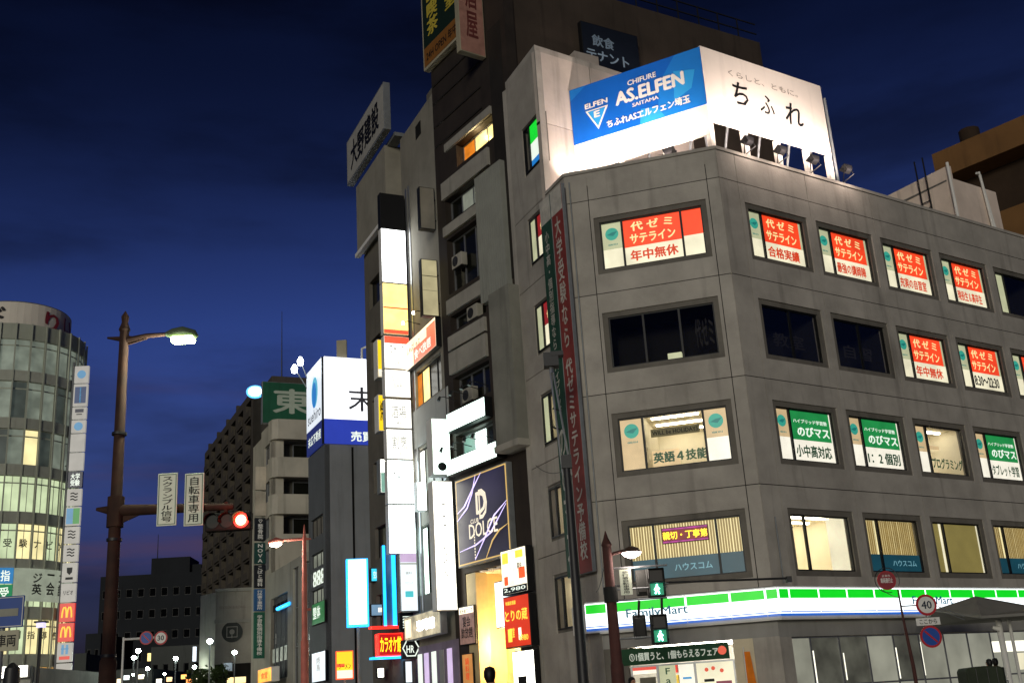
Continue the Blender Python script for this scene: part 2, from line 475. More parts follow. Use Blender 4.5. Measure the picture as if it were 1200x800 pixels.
# right-hand face: four rows of windows
hr = []
ur = lambda c: 1.251 + c * 3.494
for r in range(4):
    for c in range(NCOL): hr.append((ur(c), ur(c) + 2.707, ZT[r] - WH, ZT[r]))
panels(office, FR, [0.0] + [ur(c) - .39 for c in range(NCOL + 1)], zc, hr, CONC)
msgs0 = ['合格実績', '最強の講師陣', '充実の自習室', '現役生＆高卒生']
for r in range(4):
    for c in range(NCOL):
        u0, u1, z0, z1 = ur(c), ur(c) + 2.707, ZT[r] - WH, ZT[r]
        dark = (r == 1 and c < 2)
        if dark:
            wn, b = window(office, FR, u0, u1, z0, z1, (.5,))
            room(wn, u0 - .05, u1 + .05, z0 - .1, z1 + .1, 1.6, VOID, 0)
            text('教室' if c == 0 else '自習', wall('unlit_print', '#2c2926', .8), wn, u0 + 1.35, z0 + .7, 1.5, .5, .3)
            continue
        wn, b = window(office, FR, u0, u1, z0, z1, (.245,))
        if r == 0 and c < 4:
            side_bay(wn, b[0]); orange_bay(wn, b[1], msgs0[c])
        elif r == 1 and c in (2, 3):
            side_bay(wn, b[0]); orange_bay(wn, b[1], '年中無休' if c == 2 else '8:30～22:30', P_PRINTO if c == 2 else P_DK)
        elif r < 2:
            side_bay(wn, b[0]) if r else poster(wn, P_MINT, b[0][0] - .02, b[0][1] + .02, b[0][2], b[0][3])
            if c == 4 and r == 0: room(wn, b[1][0], u1 + .05, z0 - .1, z1 + .1, 1.6, VOID, 0)
            else: orange_bay(wn, b[1], '年中無休')
        elif r == 2:
            side_bay(wn, b[0], P_BUFF, P_WHITE, .45)
            if c == 2:
                room(wn, b[1][0], u1 + .05, z0 - .05, z1 + .05, 2.6, CREAMROOM, 2)
                text('プログラミング', P_PRINTG, wn, (b[1][0] + b[1][1]) / 2, z0 + .42, 1.75, .40, YP - .004, bold=.035)
                box('classroom_sign', P_BUFF, wn, b[1][0] + .1, b[1][1] - .3, .9, .92, z1 - .62, z1 - .48)
            else: green_bay(wn, b[1], ['小中高対応', '1：2 個別', '', 'タブレット学習', '英語４技能', '小中高対応', '個別指導'][c])
        else:
            if c == 0:
                room(wn, u0 - .05, u1 + .05, z0 - .15, z1 + .05, 3.6, CREAMROOM, 4)
                mb = MB()
                for k in range(16): mb.box(u1 - .9 + k * .055, u1 - .86 + k * .055, .26, .27, z0, z1)
                tag(mb.build('blind', P_CREAM, wn), kind='stuff')
            elif c == 2:
                for q in b:
                    poster(wn, BL_OLIVE, q[0] - .02, q[1] + .02, q[2] - .02, q[3] + .02, name='roller_blind')
                box('blind_gap_light', P_CREAM, wn, b[0][1] - .16, b[0][1] - .04, YP - .01, YP - .004, b[0][2], b[0][3])
                box('blind_gap_light', P_CREAM, wn, b[1][1] - .07, b[1][1], YP - .01, YP - .004, b[1][2], b[1][3])
            else:
                for q in b: blinds(wn, q, q[2] + .55, .10, .25)
                film(wn, b[0], .55); film(wn, b[1], .55, 'ハウスコム')

# chamfered corner face
FU0, FU1 = 1.09, 4.629
hf = [(FU0, FU1, z - WH, z) for z in ZT]
panels(office, FF, [0.0, .80, 4.92, FWID], zc, hf, CONC)
for r, z in enumerate(ZT):
    z0 = z - WH
    if r == 1:
        wn, b = window(office, FF, FU0, FU1, z0, z, (.33, .67))
        room(wn, FU0 - .05, FU1 + .05, z0 - .1, z + .1, 1.6, VOID, 0)
        box('white_box', P_MINT, wn, 2.9, 3.36, .5, .8, z0 - .05, z0 + .36)
        text('代ゼミ', MATS['unlit_print'], wn, 4.2, z0 + .85, .6, 1.0, .3)
        continue
    wn, b = window(office, FF, FU0, FU1, z0, z, (.215, .79) if r == 0 else (.225, .78))
    if r == 0:
        side_bay(wn, b[0]); orange_bay(wn, b[1], '年中無休', edge=False)
        zz = z0 + (z - z0) * .45
        poster(wn, P_ORANGE, b[2][0] - .02, b[2][1] + .02, zz, z); poster(wn, P_CREAM, b[2][0] - .02, b[2][1] + .02, z0, zz)
    elif r == 2:
        side_bay(wn, b[0], P_BUFF, P_BUFF, .45); side_bay(wn, b[2], P_BUFF, P_WHITE, .45)
        room(wn, b[1][0] - .02, b[1][1] + .02, z0 - .05, z + .05, 3.2, CREAMROOM, 3)
        box('partition', P_BUFF, wn, b[1][0], b[1][0] + .9, 1.4, 1.45, z0 - .03, z0 + .85)
        box('notice_strip', wall('notice_grey', '#8b8466', .7), wn, b[1][0] + .15, b[1][1] - .15, .5, .52, z - .66, z - .40)
        text('WILL be HOLIDAYS', P_DK, wn, (b[1][0] + b[1][1]) / 2, z - .53, 1.5, .14, .49)
        text('英語４技能', P_PRINTG, wn, (b[1][0] + b[1][1]) / 2 + .12, z0 + .35, 1.75, .36, YP - .004, bold=.05)
    else:
        for q in b: blinds(wn, q, q[2] + .62)
        film(wn, b[0], .62); film(wn, b[1], .62, 'ハウスコム'); film(wn, b[2], .62)
        led = box('led_sign', INK, wn, b[1][0] + .22, b[1][1] - .22, YP - .05, YP + .0, z - .66, z - .18)
        E_RED = glow('red_led', '#ff2a3c', 2.2, .1); E_LEDY = glow('yellow_led', '#ffd21e', 2.4, .1)
        for q in ((b[1][0] + .24, b[1][1] - .24, z - .25, z - .20), (b[1][0] + .24, b[1][1] - .24, z - .64, z - .59)):
            box('led_row', glow('violet_led', '#c02a9a', .7, .5, 5), wn, q[0], q[1], YP - .056, YP - .051, q[2], q[3])
        box('led_field', glow('red_led_field', '#a00812', .55, .4, 6), wn, b[1][0] + .24, b[1][1] - .24, YP - .055, YP - .051, z - .58, z - .26)
        text('親切・丁寧第', E_LEDY, wn, (b[1][0] + b[1][1]) / 2, z - .42, 1.40, .25, YP - .059, bold=.02)

# left (street) face with its stair tower
TW = 25.0; LEND = -4.35
hl = [(-3.1, -1.4, zt - 1.72, zt) for zt in (18.5, 15.05, 11.65, 8.35, 5.3)] + [(-3.05, -1.45, 20.45, 22.3)]
panels(office, FL, [LEND, -.9, 0.0], [0.0, 6.1, 9.3, 12.6, 16.0, PAR - .12], hl[:5], CONC, bord=.1)
panels(office, FL, [LEND, -1.48], [PAR - .12, TW], [(-3.05, -1.62, 20.45, 22.3)], CONC, bord=.1)
E_FMG = glow('lit_green_panel', '#16e034', 1.0, .1); E_FMB = glow('lit_blue_panel', '#1f7fd0', .9, .1)
P_RED = glow('red_poster', '#c02a2a', .5, .1)
for k, h in enumerate(hl[:5]):
    wn, b = window(office, FL, h[0], h[1], h[2], h[3], (.34,), surround=.1, y=.0)
    if k < 2:
        poster(wn, P_MINT, b[0][0] - .02, b[0][1] + .02, h[2], h[3], .06)
        zz = h[2] + .85
        poster(wn, P_CREAM, b[1][0] - .02, b[1][1] + .02, h[2], zz, .06); poster(wn, P_RED, b[1][0] - .02, b[1][1] + .02, zz, h[3], .06)
        text('代ゼミ', P_YEL, wn, (b[1][0] + b[1][1]) / 2, zz + .35, .6, .3, .055)
    else:
        room(wn, h[0] - .05, h[1] + .05, h[2] - .1, h[3] + .1, 2.0, CREAMROOM, 1, y=.1)
        if k == 2: poster(wn, P_MINT, b[0][0] - .02, b[0][1] + .02, h[2], h[3], .06)
wn, b = window(office, FL, -3.05, -1.62, 20.45, 22.3, (.32,), surround=.1, y=.0)
room(wn, -3.1, (b[0][1] + b[1][0]) / 2, 20.4, 22.35, 1.2, VOID, 0, y=.1)
for q, mt in ((0, E_FMB), (1, P_PRINTW), (2, E_FMG)):
    zz = [20.45, 20.8, 21.5, 22.3]
    poster(wn, mt, b[1][0] - .02, b[1][1] + .02, zz[q], zz[q + 1], .06)
# tower front wall, its roof and the office roof
ft = FL.w(-1.5, 0, 0); TFf = Face(ft.x, ft.y, 34.25)
panels(office, TFf, [0, 2.6, 5.2, 7.8], [PAR - .4, 21.9, TW], [], wall('tower_render', '#b9aea4', .85, .2), th=.24)
e0 = FL.w(LEND, 0, 0); e1 = TFf.w(7.8, 0, 0); n = FR.n * 7
rend = FR.w(RLEN, 0, 0)
def poly_part(name, pts, z0, z1, mat, parent):
    o = WM[parent.name].translation
    return MB().prism([(p[0] - o.x, p[1] - o.y) for p in pts], z0, z1).build(name, mat, parent, I4(o.x, o.y, 0, 0))
DEP = (e0 - FR.o).dot(FR.n)
back = [rend + FR.n * DEP, e0 + FR.u * .02]
TD = DEP - (ft - FR.o).dot(FR.n)
poly_part('tower_roof', [e0, ft, e1, e1 + FR.n * TD], TW - .02, TW + .22, CONC, office)
poly_part('tower_end_wall', [e1, e1 - FR.u * .25, e1 - FR.u * .25 + FR.n * TD, e1 + FR.n * TD], PAR - .6, TW - .02, CONC, office)
poly_part('roof_slab', [e0 + FR.u * .4 - FR.n * .1, FL.w(-.3, .3, 0), FR.w(.1, .3, 0), FR.w(RLEN - .35, .3, 0), back[0] - FR.u * .35 - FR.n * .05], PAR - .75, PAR - .5, ROOF, office)
poly_part('side_wall', [rend - FR.u * .01, rend - FR.u * .3, back[0] - FR.u * .3, back[0]], 0, PAR, CONC, office)
poly_part('rear_wall', [e0, back[0], back[0] + FR.n * .25, e0 + FR.n * .25], 0, TW - .1, CONC, office)
# coping along the parapet
for fc, a, b_ in ((FL, -1.5, 0), (FF, 0, FWID), (FR, 0, RLEN)):
    mb = MB()
    mb.box(a, b_, -.04, .34, PAR - .12, PAR); mb.box(a, b_, .02, .24, PAR - .6, PAR - .12)
    mb.build('parapet_coping', CONC, office, fc.M)
# conduit and drain pipes on the corner
for fc, u in ((FR, .42), (FF, .18)):
    MB().tube([fc.w(u, -.06, 4.3 if fc is FR else 4.4), fc.w(u, -.06, 6.3 if fc is FR else 18.6)], .025, 6).build('drain_pipe', GREYP, office, Matrix.Identity(4))

# ------------------------------------------------------------------ rooftop billboard and its floodlights
KX, KY = 7.51, 35.39
BL = Face(KX, KY, -28.0); BR = Face(KX, KY, 33.3)
board = thing('roof_billboard', 'large two sided rooftop billboard, blue left face and white right face, floodlit', 'billboard', I4(KX, KY, PAR - .5, 0))
BLUE_P = wall('billboard_blue', '#0d5fc0', .5, .1, .5, .05, 0, 0); BLUE_L = wall('billboard_light_blue', '#2f9be0', .5, .1, .5, 0, 0, 0)
BLUE_M = wall('billboard_mid_blue', '#1a78cf', .5, .1, .5, 0, 0, 0)
BWHITE = wall('billboard_white', '#e9dfd4', .6, .08, .5, .08, 0, 0)
LW = 5.31; RW = 6.25; BZ0, BZ1, BZ2 = 20.6, 21.25, 23.59
box('blue_panel', BLUE_P, board, -LW, -.01, 0, .12, BZ1, BZ2, BL.M)
for mt, pts in ((BLUE_M, [(-1.9, BZ1), (-.02, BZ1), (-.02, BZ2), (-1.0, BZ2), (-1.7, BZ1 + 1.4)]), (BLUE_L, [(-1.2, BZ1 + .5), (-.5, BZ1 + .8), (-.3, BZ1 + 1.5), (-1.1, BZ1 + 1.7)]),
                (BLUE_L, [(-2.6, BZ1), (-1.6, BZ1), (-1.9, BZ1 + .5), (-2.5, BZ1 + .6)]), (BLUE_M, [(-LW, BZ2 - .5), (-LW + .7, BZ2), (-LW, BZ2)])):
    MB().poly([(x, -.004 if mt is BLUE_M else -.007, z) for x, z in pts]).build('blue_facet', mt, board, BL.M)
box('white_skirt', BWHITE, board, -LW, -.01, .02, .10, BZ0 - .55, BZ1 - .004, BL.M)
box('white_panel', BWHITE, board, 0, RW, 0, .12, BZ0, BZ2 + .04, BR.M)
tx = lambda s, cx, cz, wd, ht, mt=INKW, **k: text(s, mt, board, cx, cz, wd, ht, -.012, BL.M, **k)
tx('CHIFURE', -2.35, BZ2 - .52, 1.15, .22, bold=.03)
tx('AS.ELFEN', -2.1, BZ2 - 1.02, 2.75, .58, bold=.05)
tx('SAITAMA', -2.3, BZ2 - 1.48, 1.05, .16, bold=.03)
tx('ちふれASエルフェン埼玉', -2.25, BZ2 - 1.93, 3.3, .34, bold=.04)
tx('ELFEN', -4.25, BZ2 - .92, .95, .22, bold=.04)
MB().prism_y([(-4.72, BZ2 - 1.12), (-3.78, BZ2 - 1.12), (-4.25, BZ2 - 2.0)][::-1], -.010, -.002).build('shield_emblem', INKW, board, BL.M)
MB().prism_y([(-4.62, BZ2 - 1.17), (-3.88, BZ2 - 1.17), (-4.25, BZ2 - 1.87)][::-1], -.014, -.004).build('shield_field', BLUE_L, board, BL.M)
text('E', INKW, board, -4.25, BZ2 - 1.36, .26, .28, -.020, BL.M, bold=.05)
GREYI = wall('grey_ink', '#8d8378', .6, .05, 1, 0, 0, 0)
text('くらしと、ともに。', GREYI, board, 3.05, BZ2 - .72, 3.6, .26, -.008, BR.M, bold=-.008)
for ch, x, zz, ww, hh in (('ち', 1.75, BZ2 - 1.5, .75, .95), ('ふ', 3.05, BZ2 - 1.62, .75, .8), ('れ', 4.45, BZ2 - 1.68, .95, .95)):
    text(ch, INK, board, x, zz, ww, hh, -.008, BR.M, bold=.012, shear=.15)
for x in (.08, 1.75, 3.4, 4.95, RW - .1):
    box('post', BWHITE, board, x - .1, x + .1, .02, .22, PAR - .5, BZ0, BR.M)
    MB().tube([BR.w(x, .2, BZ2 - .3), BR.w(x, 1.7, PAR - .5)], .05, 6).build('brace', GREYP, board, Matrix.Identity(4))
for x in (-LW + .12, -3.5, -1.75):
    box('post', BWHITE, board, x - .1, x + .1, .03, .22, PAR - .5, BZ0 - .55, BL.M)
for x in (-LW + .3, -2.6, -.4):
    MB().tube([BL.w(x, .2, BZ2 - .3), BL.w(x, .9, PAR - .5)], .05, 6).build('brace', GREYP, board, Matrix.Identity(4))
MB().tube([BR.w(RW + .25, .1, PAR - .5), BR.w(RW + .25, .1, BZ2 - .4)], .06, 8).build('pipe_post', GREYP, board, Matrix.Identity(4))

LENS = glow('floodlight_lens', '#fff0e2', 30, .02)
def floodlight(pos, target, energy, label, base):
    pos, target = Vector(pos), Vector(target)
    q = (target - pos).to_track_quat('Z', 'Y').to_matrix().to_4x4()
    M = Matrix.Translation(pos) @ q
    t = thing('floodlight', label, 'floodlight', M, 'floodlights along the roof edge')
    mb = MB(); n = len(mb.v)
    mb.v += [(-.22, -.17, .08), (.22, -.17, .08), (.22, .17, .08), (-.22, .17, .08), (-.13, -.10, -.14), (.13, -.10, -.14), (.13, .10, -.14), (-.13, .10, -.14)]
    mb.f += [(4, 5, 1, 0), (5, 6, 2, 1), (6, 7, 3, 2), (7, 4, 0, 3), (7, 6, 5, 4)]
    mb.build('housing', DARKP, t)
    box('lens', LENS, t, -.2, .2, -.15, .15, .05, .06)
    MB().tube([M @ Vector((-.26, 0, 0)), M @ Vector((-.26, 0, -.2)), Vector(base) , M @ Vector((.26, 0, -.2)), M @ Vector((.26, 0, 0))], .02, 6).build('bracket', DARKP, t, Matrix.Identity(4))
    l = bpy.data.lights.new('floodlight_beam', 'SPOT'); l.energy = energy * 1.5; l.spot_size = rad(130); l.spot_blend = .8; l.color = (1, .82, .73); l.shadow_soft_size = .12
    o = bpy.data.objects.new('floodlight_beam', l); _link(o, t, M @ Matrix.Translation((0, 0, .1)) @ Matrix.Rotation(math.pi, 4, 'X'))
    l = bpy.data.lights.new('floodlight_spill', 'POINT'); l.energy = 40; l.color = (1, .80, .70); l.shadow_soft_size = .15
    _link(bpy.data.objects.new('floodlight_spill', l), t, Matrix.Translation(pos + (pos - target).normalized() * .2 + Vector(((pos - target).x, (pos - target).y, 0)).normalized() * .25))
fl_l = [(-4.95, 'left end of the parapet beside the stair tower wall'), (-3.35, 'parapet under the left part of the blue billboard'), (-1.3, 'parapet under the right part of the blue billboard')]
for x, lab in fl_l:
    p = BL.w(x, -.95, PAR + .28); p2 = BL.w(x, -.75, PAR - .1)
    floodlight(p, BL.w(x, 0, BZ1 + .2), 420, 'dark floodlight on the ' + lab, p2)
for x, lab in ((.75, 'nearest the billboard corner'), (2.35, 'second from the billboard corner'), (4.0, 'third from the billboard corner'), (5.75, 'at the far right end of the billboard')):
    p = BR.w(x, -.95, PAR + .45)
    floodlight(p, BR.w(x, 0, BZ0 + .7), 420, 'floodlight below the white billboard face, ' + lab, BR.w(x, -.7, PAR))

# ------------------------------------------------------------------ convenience store: fascia sign and shop front
SFD = .32
E_GRN = glow('store_sign_green', '#06d81e', 1.0, .05); E_SW = glow('store_sign_white', '#f2fbff', 2.0, .08); E_SB = glow('store_sign_blue', '#2d6fd8', .8, .05)
p1 = FF.w(0, -SFD, 0); p2 = FR.w(0, -SFD, 0)
cx_, cy_ = isect((p1.x, p1.y), fdeg, (p2.x, p2.y), 34.25)
SG_F = Face(p1.x, p1.y, fdeg); SG_R = Face(cx_, cy_, 34.25)
ucor = (Vector((cx_, cy_, 0)) - SG_F.o).dot(SG_F.u)
shop = thing('store_sign', 'long lit convenience store fascia sign with green, white and blue stripes', 'shop sign', I4(cx_, cy_, 3.2, 0))
def sign_run(face, cuts, zb=3.25, zt=4.12):
    for a, b in zip(cuts[:-1], cuts[1:]):
        a += .012; b -= .012
        box('sign_panel', E_SW, shop, a, b, 0, .03, zb + .13, zt, face.M)
        box('green_stripe', E_GRN, shop, a + .02, b - .02, -.006, -.001, zt - .30, zt - .03, face.M)
        box('blue_stripe', E_SB, shop, a + .0, b - .0, -.006, -.001, zb + .16, zb + .19, face.M)
        box('blue_edge', E_SB, shop, a, b, 0, .03, zb + .06, zb + .125, face.M)
    box('sign_backing', WHITE, shop, cuts[0], cuts[-1], .04, .3, zb, zt + .05, face.M)
sign_run(SG_F, [-.42, .28, .44, 2.72, 4.05, 5.1, ucor])
sign_run(SG_R, [0, .45] + [.45 + 1.28 * k for k in range(1, 20)])
pl = SG_F.w(-.42, 0, 0)
box('sign_return', WHITE, shop, -.9, 0, .0, .04, 3.25, 4.12, Face(pl.x, pl.y, -65.5).M)
E_TXT = glow('store_sign_lettering', '#1088a8', .35, .05)
u0, z1 = SG_F.px(733, 711); u1, z0 = SG_F.px(808, 731)
text('FamilyMart', E_TXT, shop, (u0 + u1) / 2 + .0, 3.70, u1 - u0, .34, -.008, SG_F.M, bold=.02)
u0, _ = SG_R.px(1066, 705); text('FamilyMart', E_TXT, shop, u0 + 1.2, 3.70, 2.1, .34, -.008, SG_R.M, bold=.02)
poly_part('canopy_soffit', [FLC, FRC, rend, rend - FR.n * .3, (cx_, cy_), (p1.x, p1.y)], 3.2, 3.245, WHITE, office)
HEAD = wall('shopfront_header', '#8f8d88', .6, .15, 1.0, .15, .05)
box('header', HEAD, office, 0, RLEN, .02, .2, 2.72, 3.2, FR.M); box('header', HEAD, office, 0, FWID, .02, .2, 2.75, 3.2, FF.M)
box('sill_band', CONC, office, 0, FWID, .0, .24, 3.3, 4.19, FF.M); box('sill_band', CONC, office, 0, RLEN, .0, .24, 3.3, 4.19, FR.M)
TILE = wall('cream_pillar', '#c9bda0', .6, .15, 1.2, .1, .05)
box('pillar', TILE, office, 3.95, 4.55, .0, .3, 0, 2.75, FF.M); box('pillar', CONC, office, 4.55, FWID, -.02, .3, 0, 2.75, FF.M)
box('pillar', CONC, office, 0, .5, .0, .3, 0, 2.72, FR.M); box('pillar', CONC_D, office, 0, .75, .0, .3, 0, 2.75, FF.M)
# interior of the shop
sb = FF.w(2.5, 6.0, 0)
box('shop_floor', WHITE, office, -1, FWID + 1, .3, 6, .0, .05, FF.M)
box('shop_back_wall', WHITE, office, -.2, FWID - .4, 6.0, 6.1, 0, 2.9, FF.M)
box('shop_ceiling', WHITE, office, .2, FWID - .3, .3, 6, 2.9, 2.96, FF.M)
box('shop_side_wall', WHITE, office, -.25, -.2, 1.8, 6, 0, 2.9, FF.M); box('shop_side_wall', WHITE, office, FWID - .35, FWID - .3, .4, 6, 0, 2.9, FF.M)
TUBEW = glow('shop_tube', '#fff8e6', 18, .02)
for k in range(4): box('ceiling_light', TUBEW, office, .6, FWID - .9, 1.0 + 1.3 * k, 1.18 + 1.3 * k, 2.84, 2.89, FF.M)
PROD = [wall('goods_' + n, c, .5, .2, 6, 0, 0, .2) for n, c in (('red', '#b83028'), ('blue', '#3070a8'), ('green', '#4a8848'), ('yellow', '#d0b040'), ('white', '#d8d4c8'))]
for k in range(3):
    for j in range(9):
        box('goods', PROD[(k * 2 + j) % 5], office, .9 + j * .36, 1.2 + j * .36, 4.6, 4.9, 1.3 + .36 * k, 1.58 + .36 * k, FF.M)
box('shelf', GREYP, office, .8, 4.2, 4.55, 5.0, .1, 1.28, FF.M)
# glazed entrance with its posters
wn, b = window(office, FF, .78, 3.93, .06, 2.2, (.26, .62), y=.10, surround=0, ft=.05, mat=ALU)
poster(wn, P_WHITE, b[0][0], b[0][1], 1.95, b[0][3], .16); poster(wn, glow('shop_red_print', '#e04a3c', .9), b[0][0], b[0][1], 2.06, b[0][3], .155)
box('price_shelf', wall('shelf_dark', '#5d5a50', .7), wn, b[0][0] + .15, b[0][1] - .1, .4, .5, 1.2, 1.85)
text('Fam', P_PRINTG, wn, b[1][0] + .26, 1.72, .24, .72, .13, roll=90 if False else 0, bold=.02, vert=True)
poster(wn, P_MINT, b[1][0] + .0, b[1][0] + .5, .6, b[1][3], .17)
poster(wn, P_WHITE, b[1][0] + .6, b[1][1], 1.2, b[1][3], .17); poster(wn, glow('shop_blue_print', '#3aa0d8', .8), b[1][0] + .7, b[1][1] - .1, 1.72, 1.78, .165)
poster(wn, P_CREAM, b[2][0] + .0, b[2][1], 1.0, b[2][3], .17)
for xx, zz in ((.3, 1.95), (.5, 1.98), (.75, 1.9)): MB().disc(b[2][0] + xx, zz, .06, .160, .166, 10).build('print_spot', P_PRINTO, wn)
box('print_block', P_DK, wn, b[2][0] + .2, b[2][0] + .5, .160, .166, 1.6, 1.68); box('print_block', glow('shop_plum_print', '#a02a50', .5), wn, b[2][0] + .55, b[2][1] - .1, .160, .166, 1.45, 1.6)
u0, u1, z0, z1 = SG_F.out(-.2).rect((733, 752), (848, 764))
ban = thing('entrance_banner', 'dark green banner with white lettering over the store entrance', 'banner', FF.M @ I4((u0 + u1) / 2, -.02, 2.22))
DG = wall('banner_green', '#1d4a2c', .7, .2, 2, .1, .05)
box('banner_board', DG, ban, -1.75, 1.62, -.03, .03, 0, .48)
text('①1個買うと、1個もらえるフェア', glow('banner_lettering', '#e6f0dc', .45), ban, -.05, .23, 2.7, .25, -.036, bold=.03)
MB().disc(1.42, .25, .13, -.04, -.031, 12).build('banner_dot', P_PRINTO, ban)
# frosted shop glazing along the right-hand face
FROST = glow('frosted_glass', '#b4b4a2', .48, .3, .8); FROSTD = glow('smoked_glass', '#7c7c6e', .26, .5, 1.6)
BRIGHT = glow('bright_transom_and_reflection', '#fffbe6', 1.5, .05)
cuts = [.52] + [1.35 + 1.28 * k for k in range(18)]
for k, (a, b_) in enumerate(zip(cuts[:-1], cuts[1:])):
    wn = MB().frame(a, b_, .05, 2.7, .03, .06, .14).box(a + .03, b_ - .03, .065, .135, 1.25, 1.30).build('shop_window', ALU, office, FR.M)
    lo, hi = (FROST, FROST)
    if k in (1, 2, 4): hi = FROSTD
    box('pane', hi, wn, a + .03, b_ - .03, .09, .10, 1.3, 2.67); box('pane', lo, wn, a + .03, b_ - .03, .09, .10, .08, 1.25)
    if k in (1, 4): box('reflection_strip', BRIGHT, wn, a + .06, a + .11, .08, .086, 1.35, 2.3)  # glowing strips painted on for lights reflected in the panes
    if k in (2,): box('reflection_strip', BRIGHT, wn, a + .12, a + .16, .08, .086, 1.4, 2.2)
    if k in (5,): box('reflection_strip', BRIGHT, wn, a + .05, a + .09, .08, .086, 1.4, 2.45)
    if k in (8, 9, 10, 11): box('lit_transom', BRIGHT, wn, a + .06, b_ - .06, .08, .086, 2.02, 2.38)
    if k in (9,): box('lit_poster', P_CREAM, wn, a + .1, b_ - .08, .08, .086, 1.4, 1.96)
flag = thing('advert_flag', 'narrow orange advertising flag beside the store entrance pillar', 'flag', FF.M @ I4(4.28, -.5, 0))
MB().tube([(0, 0, 0), (0, 0, 2.5)], .015, 6).build('pole', WHITE, flag)
MB().box(-.18, .18, -.18, .18, 0, .1).build('base', DARKP, flag)
mb = MB()
for k in range(8):
    z0, z1 = .6 + k * .22, .82 + k * .22; y0, y1 = .05 * math.sin(k * .9), .05 * math.sin((k + 1) * .9)
    w0, w1 = .34 - .02 * k, .34 - .02 * (k + 1)
    mb.poly([(0, 0, z0), (w0, y0, z0), (w1, y1, z1), (0, 0, z1)])
mb.build('cloth', wall('orange_cloth', '#e07a18', .8, .2, 3), flag)

# ------------------------------------------------------------------ generic builders for the street's buildings and signs
def facade(parent, M, u0, u1, z0, z1, holes, mat, th=.3, name='wall'):
    """One wall with real openings: the strips of wall between the holes, joined."""
    zs = sorted({z0, z1} | {h[i] for h in holes for i in (2, 3)}); mb = MB()
    for a, b in zip(zs[:-1], zs[1:]):
        if b - a < 1e-4: continue
        zm = (a + b) / 2; x = u0
        for h in sorted(h for h in holes if h[2] < zm < h[3]):
            if h[0] > x + 1e-4: mb.box(x, h[0], 0, th, a, b)
            x = max(x, h[1])
        if x < u1 - 1e-4: mb.box(x, u1, 0, th, a, b)
    return mb.build(name, mat, parent, M)

def win(parent, M, h, pane, bays=1, y=.14, ft=.06, mat=ALU, rails=()):
    """window > pane per bay, set into an opening h = (u0, u1, z0, z1)."""
    u0, u1, z0, z1 = h; mb = MB().frame(u0, u1, z0, z1, ft, y, y + .08); d = (u1 - u0) / bays
    for k in range(1, bays): mb.box(u0 + d * k - ft * .4, u0 + d * k + ft * .4, y + .004, y + .076, z0 + ft, z1 - ft)
    for rz in rails: mb.box(u0 + ft, u1 - ft, y + .006, y + .074, z0 + (z1 - z0) * rz - ft * .3, z0 + (z1 - z0) * rz + ft * .3)
    o = mb.build('window', mat, parent, M)
    for k in range(bays):
        p = pane[k % len(pane)] if isinstance(pane, (list, tuple)) else pane
        box('pane', p, o, u0 + d * k + ft * .5, u0 + d * (k + 1) - ft * .5, y + .04, y + .05, z0 + ft * .5, z1 - ft * .5)
    return o

def sign_uz(label, face, rect, panel, texts=(), bands=(), depth=.25, body=BLACK, border=.04, name='wall_sign', cat='sign', group=None, proud=0.02, legs=0):
    u0, u1, z0, z1 = rect
    wd, ht = u1 - u0, z1 - z0
    t = thing(name, label, cat, face.M @ I4((u0 + u1) / 2, -proud, z0), group)
    box('cabinet', body, t, -wd / 2, wd / 2, -depth, 0, 0, ht, bevel=.015)
    y = -depth
    box('face_panel', panel, t, -wd / 2 + border, wd / 2 - border, y - .012, y + .01, border, ht - border)
    X = lambda f: -wd / 2 + border + (wd - 2 * border) * f
    Z = lambda f: border + (ht - 2 * border) * f
    for i, (a, b, c, d, mt) in enumerate(bands):
        box('colour_field', mt, t, X(a), X(b), y - .017 - .001 * (i % 5), y - .013, Z(c), Z(d))
    for s_, cx, cz, tw, th, mt, *o in texts:
        o = o[0] if o else {}
        text(s_, mt, t, X(cx), Z(cz), (wd - 2 * border) * tw, (ht - 2 * border) * th, y - .024, **o)
    for k in range(legs):
        zz = ht * (k + .5) / legs
        MB().tube([(wd / 2, -depth / 2, zz), (wd / 2 + .35, -depth / 2, zz)], .03, 6).build('bracket', DARKP, t)
    return t

def sign(label, face, a, b, panel, *r, **k):
    u0, u1, z0, z1 = face.rect(a, b)
    return sign_uz(label, face, (u0, u1, z0, z1), panel, *r, **k)
V = dict(vert=True)
def psign(label, face, a, b, *r, **k):
    """A sign hung square to the wall, its inner edge against the wall."""
    return sign(label, face.perp(face.px(b[0] + 1, (a[1] + b[1]) / 2)[0]), a, b, *r, **k)

# ------------------------------------------------------------------ dark tower building next door
B0 = (.45, 40.0); BF = Face(*B0, -55.75); BS = Face(*B0, 30.0)
tower = thing('tower_building', 'tall dark brown building between the corner office and the narrow beige building', 'building', BF.M)
DBROWN = wall('dark_brown_tile', '#37302a', .6, .3, .9, .2, .1); BAND = wall('pale_spandrel', '#99958c', .8, .2, 1.2, .25, .1)
DSIDE = wall('underlit_dark_render', '#463c34', .9, .35, .3, .3, .2)  # the weak light on the upper tower is put into this dark colour
PANELG = wall('ribbed_grey_panel', '#8f9088', .7, .15, 1.0, .2, .1)
WARMG = glow('warm_lit_pane', '#ffe08a', 1.6, .25, 2.5); AMBER = glow('amber_lit_pane', '#f0881e', .8, .3, 2.5)
DIMW = glow('dim_pale_pane', '#c6ccb8', .28, .4, 1.5); DUSK = darkglass('dusky_glass', '#14150f', .18); TEALG = glow('greenish_pane', '#9ed8c4', .55, .3, 1.2)
COOLW = glow('cool_white_sign', '#e2fff0', 4.0, .10); NEUW = glow('neutral_white_sign', '#fffcec', 5.0, .08)
su, sz = BS.px(890, 50)
